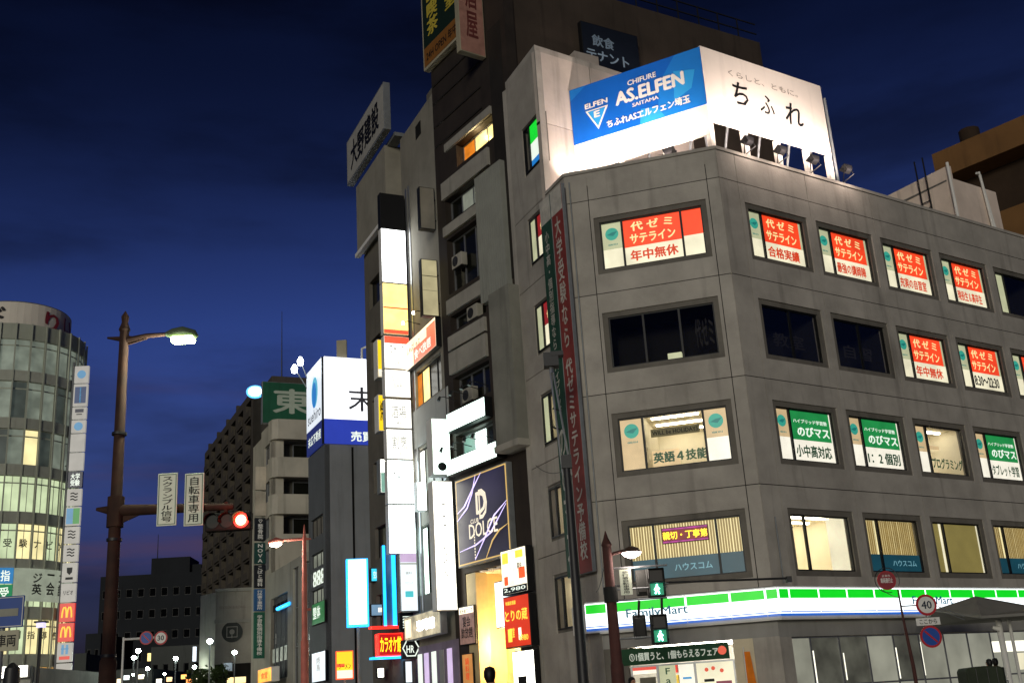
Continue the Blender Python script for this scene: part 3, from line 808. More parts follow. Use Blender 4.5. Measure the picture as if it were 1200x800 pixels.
rows = [(23.5, 24.55), (21.25, 22.35), (18.0, 20.5), (16.3, 17.0), (13.0, 14.3), (10.95, 11.85)]
lo_, hi_ = -5.4, -2.5
holes = [(-4.15, -1.2, *rows[0])] + [(lo_ + .1, hi_, *r) for r in rows[1:]] + [(-5.1, -1.5, .02, 6.3)]
facade(tower, BF.M, -6.0, .15, 0, 31.2, holes, DBROWN, .5)
box('core', DSIDE, tower, -6.0, .15, 1.8, 14, 0, 31.2)
box('side_wall', DSIDE, tower, 0, su, 0, .4, 0, sz, BS.M); box('rear_body', DSIDE, tower, 3.2, su - .01, .4, 8, 0, sz - .3, BS.M)
for z0, z1 in ((22.4, 23.2), (20.65, 21.1), (17.1, 17.72), (15.5, 16.1), (14.45, 15.4)):
    box('spandrel_band', BAND, tower, lo_, hi_ if z0 < 22 else -1.55, -.12, .1, z0, z1)
w0 = win(tower, BF.M, holes[0], [AMBER, WARMG, WARMG], 3, y=.35)
box('soffit', BAND, tower, -5.0, -1.2, -.1, .6, 24.58, 24.95); box('sill', AMBER, tower, -3.9, -1.3, .33, .345, 23.52, 23.75)
l = bpy.data.lights.new('balcony_lamp', 'POINT'); l.energy = 25; l.color = (1, .8, .45); l.shadow_soft_size = .1
_link(bpy.data.objects.new('balcony_lamp', l), tower, BF.M @ I4(-2.6, .1, 24.3))
for i, h in enumerate(holes[1:6]):
    win(tower, BF.M, h, [DUSK, DIMW, DIMW] if i == 0 else ([TEALG, COOLW, DUSK] if i == 4 else DUSK), 3, y=.3, ft=.07)
    box('window_back', VOID, tower, h[0], h[1], .5, .55, h[2], h[3])
box('projecting_panel', PANELG, tower, -2.45, -.5, -.25, .0, 16.55, 22.1)
mb = MB()
for k in range(12): mb.box(-2.40 + k * .16, -2.32 + k * .16, -.262, -.25, 16.6, 22.05)
tag(mb.build('panel_rib', PANELG, tower), kind='stuff')
co = BF.out(.7); u0, u1 = co.px(578, 450)[0], co.px(603, 450)[0]
box('concrete_shaft', wall('shaft_concrete', '#86857c', .85, .25, .8, .3, .2), tower, u0, u1, -.7, .0, 10.45, 16.45)
box('shaft_base', BAND, tower, u0 - .08, u1 + .1, -.78, .0, 10.2, 10.44)
for z in (25.2, 26.2, 27.4, 28.3): box('cornice_line', wall('dark_line', '#2b2723', .7), tower, -5.9, -1.9, -.05, .0, z, z + .08)
box('recess_shade_sheet', wall('dark_line', '#2b2723'), tower, -1.15, -.2, -.02, .0, 17.0, 28.5)  # flat dark sheet, the shade of a recess put into its colour
# roof rail and plant on the dark tower
mb = MB()
for k in range(int(su / 1.2) + 1): mb.box(k * 1.2, k * 1.2 + .05, .1, .15, sz, sz + 1.1)
for z in (.5, 1.05): mb.box(0, su, .1, .15, sz + z, sz + z + .05)
mb.build('roof_rail', DARKP, tower, BS.M)
box('roof_tank', DSIDE, tower, 7.0, 9.5, 2, 5, sz - .4, sz + 1.2, BS.M)
u, z = BS.px(668, 120); box('service_shaft', wall('tower_render', '#b9aea4'), tower, u - .1, u + 1.1, -.8, .0, 18, z + 2.0, BS.M)
YPR = wall('dull_yellow_print', '#b8a53c', .6, .1, 2, 0, 0); ORP = wall('dull_orange_print', '#8a5a26', .6, .1, 2, 0, 0)
DGR = wall('sign_dark_green', '#16281e', .6, .1, 2, 0, 0); DBL = wall('sign_dark_blue', '#161d2a', .6, .2, 2, 0, 0)
CREAMF = wall('cream_sign_frame', '#a79f88', .7, .2)
sign_uz('dark rooftop sign with yellow lettering on the tall dark tower', BF, (-6.1, -1.9, 29.2, 34.5), DGR,
        [('漫\n画\n喫\n茶', .22, .62, .26, .70, YPR, dict(bold=.04)), ('完\n備\n個\n室', .62, .66, .24, .62, YPR, dict(bold=.04)), ('24H OPEN 年中無休', .5, .09, .9, .10, INK, dict(bold=.02))],
        [(0, 1, .0, .19, ORP)], depth=.3, body=CREAMF, border=.12, name='rooftop_sign')
sign_uz('faded pink vertical sign high on the dark tower', BF.perp(-1.6), (-1.3, -.05, 27.3, 33), wall('faded_pink', '#a5786a', .7, .3, 2), [('居酒屋', .5, .5, .5, .75, wall('faded_red', '#6d3430', .7), V)], depth=.3, body=CREAMF, proud=0)
sign('dark blue tenant wanted board on the tower side wall', BS.out(.3), (676, 28), (748, 96), DBL, [('飲食', .36, .62, .4, .28, wall('pale_blue_ink', '#8fa4b8', .6), dict(bold=.03)), ('テナント', .42, .26, .76, .26, wall('pale_blue_ink', '#8fa4b8'), dict(bold=.03))])
# lit signs of the bars in the tower
sign_uz('upper bright white shop sign across the dark tower', BF, (-5.35, -2.4, 11.95, 12.75), COOLW, [('個室居酒屋', .2, .5, .25, .3, glow('pale_grey_print', '#9cb0a8', .7))], depth=.35)
sign_uz('lower bright white sign strip above the purple bar sign', BF, (-5.35, -1.6, 10.15, 10.8), COOLW, depth=.45)
PURP = glow('violet_sign_field', '#35304e', .5, .5, .5); LILAC = glow('lilac_streak', '#d8c8ff', 1.6, .3); GOLD = glow('gold_sign_edge', '#e8c070', .9, .1); PEARL = glow('pearl_print', '#f0e4cc', 1.1, .1)
t = sign_uz('big violet bar sign with pale curly initial and gold edge', BF, (-5.1, -1.3, 6.5, 9.95), GOLD, [('D', .50, .66, .20, .26, PEARL, dict(bold=.02)), ('D', .54, .64, .16, .34, PEARL, dict(bold=.0)), ('CLUB', .36, .47, .16, .05, PEARL), ('DOLCE', .52, .36, .56, .17, PEARL, dict(bold=.015))],
            [(.015, .985, .015, .985, PURP)], depth=.25, body=GREYP, border=.06)
for k, pts in enumerate(([(-1.75, 2.1), (-1.2, 2.3), (-.5, 2.9), (.1, 3.38)], [(-1.8, 1.8), (-1.0, 2.2), (-.6, 2.7), (-.3, 3.36)], [(-.6, .15), (.2, .9), (.9, 1.6), (1.8, 2.0)], [(.2, .12), (.7, .7), (1.2, 1.0), (1.8, 1.15)], [(-1.7, .6), (-.5, .7), (.6, 1.0), (1.75, 1.9)])):
    MB().tube([(x, -.275, z) for x, z in pts], [.012, .03, .03, .008], 5).build('light_streak', LILAC if k != 3 else GOLD, t)
mb = MB()
for k in range(10): mb.box(-.62, -.55, -.272, -.268, .2 + k * .11, .27 + k * .11)
tag(mb.build('phone_digits', PEARL, t), kind='stuff')
for k, x in enumerate((-5.0, -4.1, -3.2, -2.6)):
    for zz, lab in ((13.25, 'upper'), (11.15, 'lower')):
        g = thing('sign_spotlight', '%s small arm spotlight above the %s white tower sign' % (['leftmost', 'second from left', 'third from left', 'rightmost'][k], lab), 'spotlight', BF.M @ I4(x, 0, zz), 'arm spotlights over the white tower signs')
        MB().tube([(0, 0, 0), (0, -.7, .12), (0, -.85, .05)], .018, 6).build('arm', DARKP, g)
        MB().tube([(0, -.85, .1), (0, -.92, -.08)], [.05, .075], 8).build('head', DARKP, g)
# entrance alcove
CREAM_T = wall('cream_tile', '#cdb98a', .5, .2, 1.5, .1, .05)
box('alcove_back', CREAM_T, tower, -5.1, -1.5, 1.68, 1.76, 0, 6.3); box('alcove_side', CREAM_T, tower, -5.12, -5.02, .5, 1.68, 0, 6.3); box('alcove_side', CREAM_T, tower, -1.5, -1.4, .5, 1.68, 0, 6.3)
box('alcove_ceiling', WHITE, tower, -5.1, -1.5, .5, 1.68, 6.3, 6.4); box('floor_step', PAVE, tower, -5.1, -1.5, -.4, 1.68, 0, .16)
for k in range(4): box('entrance_door', glow('warm_door_glass', '#ffce78', .9, .3, 1.5), tower, -4.9 + k * .8, -4.25 + k * .8, 1.6, 1.66, .2, 2.5)
box('inner_pier', CREAM_T, tower, -5.0, -4.3, -.02, .5, .16, 6.25)
for k in range(5): box('ceiling_slat', INKW, tower, -4.6 + k * .6, -4.35 + k * .6, .0, .5, 6.2, 6.26)
for x, zz, e in ((-2.3, 3.3, 260), (-3.1, 3.2, 260), (-3.9, 3.6, 220)):
    l = bpy.data.lights.new('wall_lamp', 'POINT'); l.energy = e; l.color = (1, .66, .28); l.shadow_soft_size = .12
    _link(bpy.data.objects.new('wall_lamp', l), tower, BF.M @ I4(x, .9, zz))
    MB().tube([(x, 1.45, zz - .15), (x, 1.45, zz + .15)], .12, 10).build('lamp_globe', glow('warm_globe', '#ffd080', 12, .02), tower)
E_RGB = [glow('screen_blue', '#5aa8e8', 1.2, .3, 1.0), glow('screen_white', '#eef6ff', 2.2, .1)]
sign_uz('large bright white and blue lit panel inside the tower entrance', BF.out(-.35), (-3.3, -1.45, 4.05, 5.75), E_RGB[1], bands=[(.62, 1, 0, .75, E_RGB[0])], depth=.15, body=INK)
FOODW = glow('food_sign_white', '#fff4d8', 1.5, .25, 4); E_RD = glow('food_sign_red', '#e23a1c', .9, .08); E_YL = glow('food_sign_yellow', '#ffd94a', 1.3, .1)
E_REDP = glow('red_blotch', '#ff5a2a', 1.3, .2)
OF = BF.out(.35)
t = sign_uz('lit food photo sign above the orange chicken restaurant sign', OF, (-1.45, .2, 5.02, 6.62), FOODW, [('宴会', .75, .6, .2, .14, P_DK, {}), ('2,980', .5, .08, .9, .1, P_PRINTW, dict(bold=.02))],
            [(0, 1, 0, .16, DBL), (.05, .3, .7, .95, E_YL), (.7, .95, .3, .55, E_REDP), (.6, .9, .78, .95, E_YL), (.1, .25, .2, .4, E_REDP)], depth=.3)
t = sign_uz('orange red lit chicken restaurant sign beside the tower entrance', OF, (-1.45, .2, 3.2, 4.98), E_RD, [('地鶏居酒屋', .3, .88, .42, .08, E_YL), ('とりの蔵', .5, .62, .9, .24, E_YL, dict(bold=.02)), ('個室', .3, .28, .2, .2, E_YL), ('¥980', .75, .16, .36, .12, E_YL)], [(.12, .28, .1, .36, E_YL), (.55, .66, .12, .36, FOODW)], depth=.3)
t = sign_uz('white lit panel under the orange chicken restaurant sign', OF, (-1.2, .15, 1.6, 3.1), NEUW, bands=[(.2, .62, 0, .42, P_DK)], depth=.2)
PB = glow('poster_pink', '#c89a88', .35, .4, 6)
sign_uz('small poster board with dark print on the entrance wall', BF.out(.05), (-5.45, -4.3, 3.6, 5.05), PB, [('女子会コース', .5, .9, .9, .12, INK), ('宴会\n飲放題', .5, .45, .8, .6, INK, dict(bold=.02))], depth=.08, bands=[(0, 1, .82, 1, FOODW)])
sign_uz('orange menu poster below the small poster board', BF.out(.05), (-5.4, -4.6, 1.9, 3.3), glow('menu_orange', '#f0a458', .6, .2), [('鍋料理', .5, .6, .4, .6, P_PRINTO, V)], depth=.06)

# tall corner banners on the office
for lab, u0, u1, mt, msg in (('tall green vertical banner board on the office corner', -1.52, -.66, 'banner_board_green', ('小中高・個別指導なら', 'ハイブリッド', 'のびマス')),
                            ('tall red vertical banner board on the office corner', -.62, .26, 'banner_board_red', ('大学受験なら', '代ゼミサテライン予備校', ''))):
    mc = wall('banner_board_green', '#1f4a38', .6, .25, 1.5, .2, .05) if 'green' in mt else wall('banner_board_red', '#8a3832', .6, .25, 1.5, .2, .05)
    ink = wall('banner_white_ink', '#c4bfb4', .6, .3, 3, .2, 0)
    H = 13.4; Zc = 5.1; tz = lambda n_: n_ / H
    tx_ = [('①', .5, .965, .5, .02, ink)]
    if 'green' in mt: tx_ += [(msg[0], .5, .74, .42, .33, ink, V), (msg[1], .5, .47, .36, .13, ink, V), (msg[2], .5, .2, .62, .33, ink, dict(vert=True, bold=.02))]
    else: tx_ += [(msg[0], .5, .74, .55, .36, ink, dict(vert=True, bold=.02)), (msg[1], .5, .28, .6, .50, ink, dict(vert=True, bold=.03))]
    sign_uz(lab, FL.out(.12), (u0, u1, Zc, Zc + H), mc, tx_, [(0, 1, .93, 1, ink)], depth=.14, body=GREYP, border=.02, name='banner_board', cat='banner')

# ------------------------------------------------------------------ narrow beige building with the builder's rooftop sign
C0 = (-2.70, 44.62); ST = Face(*C0, -65.0)           # the street line all further fronts stand on
CF = ST
beige = thing('narrow_building', 'narrow beige building with a slanting rooftop name board over the street', 'building', CF.M)
BEIGE = wall('beige_render', '#8d887c', .85, .25, .6, .2, .15); BEIGED = wall('beige_render_dark', '#6d685e', .85, .25, .6, .2, .15)
ch = [(-4.75, -.9, 14.2, 15.85), (-4.85, -.9, 10.3, 12.3), (-4.85, -.9, 6.0, 8.9)]
facade(beige, CF.M, -5.2, -.1, 0, 28.2, ch, BEIGE, .35)
facade(beige, CF.M, -11.6, -5.2, 0, 24.6, [(-10.8, -6.2, z, z + 1.5) for z in (5.2, 8.4, 11.6, 14.8, 18.0, 21.2)], BEIGED, .35)
box('core', BEIGED, beige, -11.6, -.1, 1.2, 12, 0, 28.0)
box('overhang', BEIGE, beige, -11.65, -6.6, -.35, .5, 24.7, 28.6); box('overhang_trim', INKW, beige, -11.75, -6.55, -.45, -.2, 24.5, 24.7)
box('roof_house', BEIGED, beige, -5.2, -.6, 1.5, 8, 28.0, 31.0); box('roof_vent', VOID, beige, -2.9, -2.2, -.02, .2, 27.0, 27.7)
for k, h in enumerate(ch):
    win(beige, CF.M, h, [[AMBER, WARMG, DUSK, DUSK], [NEUW, DIMW, DIMW, DUSK], [COOLW, DUSK, TEALG, COOLW]][k], 4, y=.18, mat=BLACK)
for z in (5.2, 8.4, 11.6, 14.8, 18.0, 21.2): win(beige, CF.M, (-10.8, -6.2, z, z + 1.5), DUSK, 4, y=.18, mat=BLACK)
NB = wall('name_board_grey', '#aaa79f', .6, .15, 1, .2, .05)
sign_uz('grey rooftop name board with four black characters, seen edge on', CF.out(.4), (-11.9, -5.25, 28.75, 31.4), NB, [('大野建設', .5, .5, .78, .68, INK, dict(bold=.035))], depth=.35, body=GREYP, border=.1, name='rooftop_sign')
box('board_gantry', GREYP, beige, -11.8, -5.4, -.2, .3, 28.55, 28.75)
# tall stacked light box column
CP_ = CF.perp(-4.95)
KW = dict(depth=.4, body=INKW, border=.03)
def col(label, a, b, mat, texts=(), bands=(), **k):
    kk = dict(KW); kk.update(k); return sign(label, CP_, a, b, mat, texts, bands, name='light_box_sign', group='stacked light boxes on the beige building', **kk)
HOT = glow('hot_white_sign', '#fbffff', 6.0, .08); HOTY = glow('hot_yellow_sign', '#ffe27a', 2.2, .15, 2); REDB = glow('red_band', '#ff5a3c', 1.2, .1); HOTB = glow('hot_bluish_sign', '#e6fbff', 7.0, .08)
HOTS = glow('lit_sign_white', '#fffef4', 1.9, .12)
GREYT = glow('faint_grey_print', '#b9b9b0', .75, .1)
c_u0 = CP_.px(443, 275)[0]
def colz(y): return CP_.px(458, y)[1]
ys = [(232, 272, 'unlit black box topping the stacked light boxes', 0), (273, 335, 'topmost lit white box of the stack', 1), (336, 395, 'yellow lit box in the stack', 2), (397, 435, 'white lit box just under the red stripe', 3),
      (436, 468, 'white lit box below the red stripe box', 4), (470, 504, 'middle white lit box under the dark joint', 4), (505, 540, 'white lit box above the bluish boxes', 4), (541, 592, 'upper bluish white lit box', 5), (593, 650, 'lowest bluish white lit box in the stack', 5)]
for y0, y1, lab, kind in ys:
    mt = [INK, HOT, HOTY, HOTS, HOTS, HOTB][kind]
    u0 = c_u0; u1 = c_u0 + 1.22
    sign_uz(lab + ', beige building', CP_, (u0, u1, colz(y1), colz(y0)), mt, [(random.choice(('スナック', 'Bar 花', '割烹', 'ダーツ\nBAR', 'クラブ', '酒場')), .5, .55, .6, .45, GREYT, dict(bold=.015)), (random.choice(('2F', '3F', '4F', '5F')), .5, .16, .22, .12, GREYT)] if kind in (3, 4, 5) else (),
            [(0, 1, .0, .08, REDB), (0, 1, .5, .53, REDB)] if kind == 2 else ([(0, 1, .78, 1, REDB)] if kind == 3 else ()), name='light_box_sign', group='stacked light boxes on the beige building', **dict(KW, body=INK if kind == 0 else INKW))
box('column_rail', ALU, beige, c_u0 + 1.3, c_u0 + 1.42, -.5, -.3, 5, 25.2, CP_.M)
box('column_rail', ALU, beige, c_u0 + 1.3, c_u0 + 1.42, -.85, -.7, 5, 25.2, CP_.M)
# yellow signs peeping out behind the stack
CP2 = CF.perp(-7.5)
sign('plain yellow sign peeping out behind the lit stack', CP2, (437, 402), (452, 447), glow('yellow_sign_face', '#ffd31c', 1.2, .1), [], [(0, 1, 0, .2, P_WHITE)], depth=.6, body=INKW)
sign('yellow sign with dark print below the plain yellow one', CP2, (438, 466), (453, 509), glow('yellow_sign_face', '#ffd31c', 1.2), [('焼肉', .45, .55, .7, .6, wall('brown_ink', '#5a3a10', .6), dict(bold=.03))], depth=.6, body=INKW)
sign('white framed glass sign below the yellow signs', CP2, (441, 540), (455, 580), NEUW, [], [(0, 1, 0, .6, TEALG)], depth=.5, body=ALU)
# projecting boxes near the tower
psign('upper unlit grey sign frame on the beige wall', CF, (488, 222), (508, 273), wall('blank_grey_panel', '#8a857a', .6), depth=.3, legs=2)
psign('dim cream sign box in a black frame on the beige wall', CF, (490, 306), (512, 374), glow('dim_cream_panel', '#e6d9a8', .5, .25, 1.2), bands=[(0, 1, .70, .712, INK), (0, 1, .44, .447, CREAMF)], depth=.3, legs=2)
PEACH = glow('peach_sign', '#ffe6c0', 1.5, .2, .6); CORAL = glow('coral_field', '#ff7a5a', 1.1, .2)
t = sign_uz('slanting cream and coral shop sign lit by small lamps', CF, (-5.05, -.65, 16.0, 17.35), PEACH, [('しゃぶしゃぶ', .35, .66, .4, .26, wall('brown_ink', '#5a3a10')), ('食べ放題', .62, .3, .5, .36, P_PRINTW, dict(bold=.03))], [(.34, 1, 0, .58, CORAL), (.75, 1, .58, .9, CORAL)], depth=.25)
for k, x in enumerate((-4.9, -3.3, -1.9)):
    g = thing('sign_lamp', '%s little lamp on an arm above the cream and coral sign' % ('left', 'middle', 'right')[k], 'lamp', CF.M @ I4(x, 0, 17.9), 'arm lamps over the coral sign')
    MB().tube([(0, 0, 0), (0, -.6, .1), (0, -.8, .0)], .018, 6).build('arm', DARKP, g)
    MB().tube([(0, -.8, .05), (0, -.82, -.06)], [.05, .07], 8).build('bulb', glow('lamp_bulb', '#fff2d0', 20, .02), g)
WFRAME = wall('wall_panel_grey', '#a9aaa6', .7, .15, 1, .2, .1)
box('lit_wall', WFRAME, beige, -5.15, -.15, -.05, .0, 12.4, 14.1)  # paler sheet; light from the signs on this wall is put into its colour
# white light boxes lower down
psign('rounded white lit box with a round black mark', CF, (499, 494), (523, 560), COOLW, [('●', .5, .13, .55, .16, INK), ('カフェ', .45, .4, .25, .3, GREYT, V)], depth=.6, body=INKW, legs=2)
psign('long white lit sign box under the rounded box', CF, (501, 566), (531, 716), NEUW, [('ごはん処', .5, .55, .3, .6, GREYT, V)], depth=.5, body=INKW, legs=3)
psign('white lit box beside the windows of the beige building', CF, (484, 566), (497, 600), HOTB, depth=.4, body=INKW)
MAUVE = glow('mauve_panel', '#cdb0d4', .9, .15); PALEB = glow('pale_blue_panel', '#e6f0f6', 1.2, .1); CYANP = glow('cyan_print', '#4cc4cc', .9, .1)
psign('mauve topped white clinic sign', CF, (464, 645), (487, 717), PALEB, [('歯科', .5, .62, .4, .05, GREYT), ('クリニック', .5, .45, .5, .05, GREYT)], [(0, 1, .8, 1, MAUVE), (0, 1, .76, .79, GREYT), (.25, .75, .22, .32, CYANP)], depth=.4, body=ALU)
psign('small black sign with white letters under the clinic sign', CF, (466, 718), (483, 740), INK, [('KUR', .5, .5, .9, .5, P_PRINTW, dict(roll=90))], depth=.2)
t = psign('black sign with white hexagon and two letters', CF, (469, 750), (489, 771), INK, [('HR', .46, .5, .5, .42, P_PRINTW, dict(bold=.02))], depth=.25, border=.02)
hx = [(.36 * math.cos(rad(60 * k)), .42 + .36 * math.sin(rad(60 * k))) for k in range(7)]
MB().tube([(x, -.275, z) for x, z in hx], .03, 5).build('hexagon', P_PRINTW, t)
sign_uz('glaring cream shop sign with white letters at pavement level', CF.out(.3), (CF.px(491, 760)[0], -.6, 4.15, 5.15), glow('glary_cream_sign', '#d8cba8', .75, .5, 2.5), [('珈琲館', .62, .5, .5, .5, HOT, dict(bold=.03))], [(.03, .2, .1, .9, PEACH)], depth=.3, body=ALU)
box('shopfront', wall('mauve_shopfront', '#8d7f92', .6), beige, -5.1, -.2, -.1, .0, 0, 3.9)
for x, mt in ((-4.8, P_PRINTW), (-4.0, glow('lilac_window', '#e0c8f0', .9)), (-3.1, P_PRINTW), (-2.2, WFRAME), (-1.3, glow('lilac_window', '#e0c8f0'))):
    box('shop_pane', mt, beige, x, x + .5, -.13, -.101, .3, 3.6)
# karaoke neon further along
KP = CF.perp(CF.px(469, 755)[0])
E_NR = glow('red_neon', '#ff2418', 3.0, .1); E_NY = glow('yellow_neon', '#ffc81e', 2.4, .1); E_NB = glow('blue_neon', '#22a8ff', 2.6, .1)
t = sign('red and yellow karaoke neon sign between blue neon bars', KP, (439, 743), (468, 768), glow('karaoke_field', '#c81014', 1.0, .3), [('カラオケ館', .5, .5, .94, .8, E_NY, dict(bold=.03))], depth=.5, body=E_NR)
wd = 1.35
for zz, mt in ((-.12, E_NB), (1.18, E_NR)): box('neon_bar', mt, t, -.85, .85, -.55, -.05, zz, zz + .09)
u0, u1, z0, z1 = KP.rect((447, 640), (458, 735))
t = thing('neon_sign', 'tall blue neon outline tubes above the karaoke sign', 'neon sign', KP.M @ I4(u0, 0, z0))
MB().tube([(0, -.3, 0), (0, -.3, z1 - z0)], .07, 6).build('neon_tube', E_NB, t); MB().tube([(.45, -.3, 0), (.45, -.3, z1 - z0)], .10, 6).build('neon_tube', E_NB, t)
box('backing', GREYP, t, -.05, .5, -.2, 0, 0, z1 - z0)
sign('small cyan lit sign left of the blue neon frame', CF.perp(-11), (432, 666), (444, 682), glow('cyan_sign', '#38c8f0', 1.3, .1), [('空席', .5, .5, .6, .6, P_PRINTW)], depth=.3)
sign('small bluish glass sign under the cyan sign', CF.perp(-11), (432, 708), (447, 722), glow('blue_grey_panel', '#8db8d8', .6, .3), [], [(.6, 1, .3, .7, FOODW)], depth=.3)
sign('little white square lit sign below the karaoke sign', CF.perp(-9.0), (440, 782), (449, 794), NEUW, depth=.2)
sign('little white lit sign under the hexagon sign', CF.perp(-4.2), (472, 774), (482, 800), PALEB, depth=.2)

# ------------------------------------------------------------------ dark office with the blue and white rooftop board
kd = ST.px(380.5, 560)[0]
DP = ST.w(kd, 0, 0); DS = Face(DP.x, DP.y, -65); DR = Face(DP.x, DP.y, 25)
dark = thing('dark_office', 'dark grey office block under a white and blue rooftop board', 'building', DS.M)
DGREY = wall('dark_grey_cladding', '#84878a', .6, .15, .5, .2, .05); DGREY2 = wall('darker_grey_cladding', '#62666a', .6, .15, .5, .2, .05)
ud = DS.px(362, 700)[0]
dz = [DS.px(375, y)[1] for y in (603, 626, 645, 662, 682, 702)]
dh = [(ud + .5, -.5, dz[1], dz[0]), (ud + .5, -.5, dz[3], dz[2]), (ud + .5, -.5, DS.px(375, 684)[1], DS.px(375, 666)[1]), (ud + .5, -.5, DS.px(375, 708)[1], DS.px(375, 688)[1])]
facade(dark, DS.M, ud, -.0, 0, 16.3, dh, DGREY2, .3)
for k, h in enumerate(dh):
    wn = win(dark, DS.M, h, DIMW if k else wall('blank_grey_panel', '#8a857a'), 3, y=.12, mat=BLACK)
    if k == 2: text('888', P_PRINTW, wn, (h[0] + h[1]) / 2, (h[2] + h[3]) / 2, 2.6, 1.0, .10)
facade(dark, DR.M, 0.01, 15, 0, 16.3, [(1.6, 1.75, .5, 16.2), (5.4, 5.5, .5, 16.2)], DGREY, .3)
box('joint', VOID, dark, 1.5, 5.6, .1, .2, .2, 16.25, DR.M)
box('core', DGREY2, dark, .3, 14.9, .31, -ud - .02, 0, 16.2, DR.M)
sign('green sign panel on the dark office street front', DS, (368, 708), (383, 728), glow('green_dim_sign', '#2a8a4a', .5, .2), [('整体', .4, .55, .6, .6, P_PRINTW)], depth=.1)
sign('tall white sign on the dark office ground floor', DS, (368, 765), (384, 797), PALEB, [('焼鳥', .5, .6, .3, .5, GREYT, V)], depth=.1)
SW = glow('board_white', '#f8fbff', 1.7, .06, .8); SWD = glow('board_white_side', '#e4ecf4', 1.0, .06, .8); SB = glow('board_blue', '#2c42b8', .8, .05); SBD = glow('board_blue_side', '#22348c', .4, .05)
CH = glow('board_dark_print', '#4a4a52', .3, .05); LOGOB = glow('logo_blue', '#2a80d0', .8, .1); LOGOC = glow('logo_cyan', '#60c0e0', .8, .1)
rb = thing('roof_billboard', 'white and blue lit rooftop board on the dark grey office', 'billboard', DS.M @ I4(0, 0, 16.3))
z0, z1 = 16.35, DS.px(380, 417)[1]; zb = z0 + (z1 - z0) * .28
ul = DS.px(361, 440)[0]; urr = DR.px(446, 430)[0] + 2.0
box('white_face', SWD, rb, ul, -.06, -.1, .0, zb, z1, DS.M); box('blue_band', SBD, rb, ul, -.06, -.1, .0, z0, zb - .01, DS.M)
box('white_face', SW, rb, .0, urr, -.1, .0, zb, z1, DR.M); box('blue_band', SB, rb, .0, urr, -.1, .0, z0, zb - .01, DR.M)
box('corner_trim', BLACK, rb, -.07, .0, -.12, .02, z0, z1, DS.M); box('rear_frame', GREYP, rb, .05, urr, .01, .5, z0 - .04, z1 - .1, DR.M)
text('末広', CH, rb, DR.px(421, 470)[0] + 1.0, DR.px(421, 468)[1], 3.4, 1.5, -.106, DR.M, bold=.01)
text('売買・賃貸', P_PRINTW, rb, DR.px(430, 512)[0] + .7, DR.px(430, 512)[1], 3.4, .62, -.106, DR.M, bold=.03)
MB().disc((ul) / 2 + .1, z1 - 1.7, .95, -.106, -.101, 20, .75).build('logo_disc', LOGOC, rb, DS.M); MB().disc((ul) / 2, z1 - 1.85, .8, -.11, -.106, 20, .6).build('logo_disc', LOGOB, rb, DS.M)
text('suehiro', CH, rb, ul / 2, zb + .7, -ul * .8, .7, -.106, DS.M, bold=.01); text('末広不動産', P_PRINTW, rb, ul / 2, (z0 + zb) / 2, -ul * .8, .6, -.106, DS.M, bold=.01)
for k, (x, y, lab) in enumerate(((352, 422, 'upper'), (345, 431, 'lower'))):
    b_ = DS.w(ul, 0, z1 - 1.0 + .6 * (1 - k)); P = at(x, y, b_.y - .9)
    g = thing('floodlight', lab + ' glaring arm lamp on the left edge of the white rooftop board', 'floodlight', Matrix.Translation(b_), 'arm lamps on the white board')
    MB().tube([b_, P], .035, 6).build('arm', GREYP, g, Matrix.Identity(4))
    MB().tube([P + Vector((0, 0, .2)), P - Vector((0, 0, .05)), P - Vector((0, 0, .3))], [.08, .20, .15], 10).build('lamp_head', glow('floodlight_white', '#f4fbff', 18, .02), g, Matrix.Identity(4))
P = DR.w(1.2, .3, z1); g = thing('roof_antenna', 'pale box antenna and small lamp on top of the white board', 'antenna', Matrix.Translation(P))
MB().box(-.3, .3, -.1, .1, 0, 1.2).build('antenna_box', wall('cream_sign_frame', '#a79f88'), g); MB().tube([(1.2, 0, 0), (1.2, 0, .6), (1.7, 0, .8), (2.1, 0, .75)], .07, 6).build('lamp_arm', INKW, g)
# pole sign and small signs in front of it
bs = Face(*at(418, 700, 47).xy, 12)
u0, u1, z0, z1 = bs.rect((405, 656), (432, 734))
ICE = glow('icy_blue_sign', '#d4f4ff', 3.2, .1)
t = sign_uz('tall glaring ice blue light box on a thin pole', bs, (u0, u1, z0, z1), ICE, bands=[(0, .05, 0, 1, E_NB), (.95, 1, 0, 1, E_NB), (.05, .95, 0, .02, E_NB)], depth=.35, body=E_NB, name='pole_sign')
MB().tube([(0, -.18, -z0), (0, -.18, 0)], .06, 8).build('pole', GREYP, t)
u0, u1, z0, z1 = bs.rect((393, 763), (414, 795))
t = sign_uz('yellow and white standing sign near the ice blue light box', bs, (u0, u1, z0, z1), glow('yellow_sign_face', '#ffd31c'), [('ラーメン', .5, .45, .8, .2, wall('brown_ink', '#5a3a10'), dict(bold=.02))], [(0, 1, 0, .3, P_WHITE), (.0, .5, .42, .55, E_REDP)], depth=.3, body=E_REDP, name='pole_sign')
MB().tube([(0, -.15, -z0), (0, -.15, 0)], .05, 8).build('pole', GREYP, t)

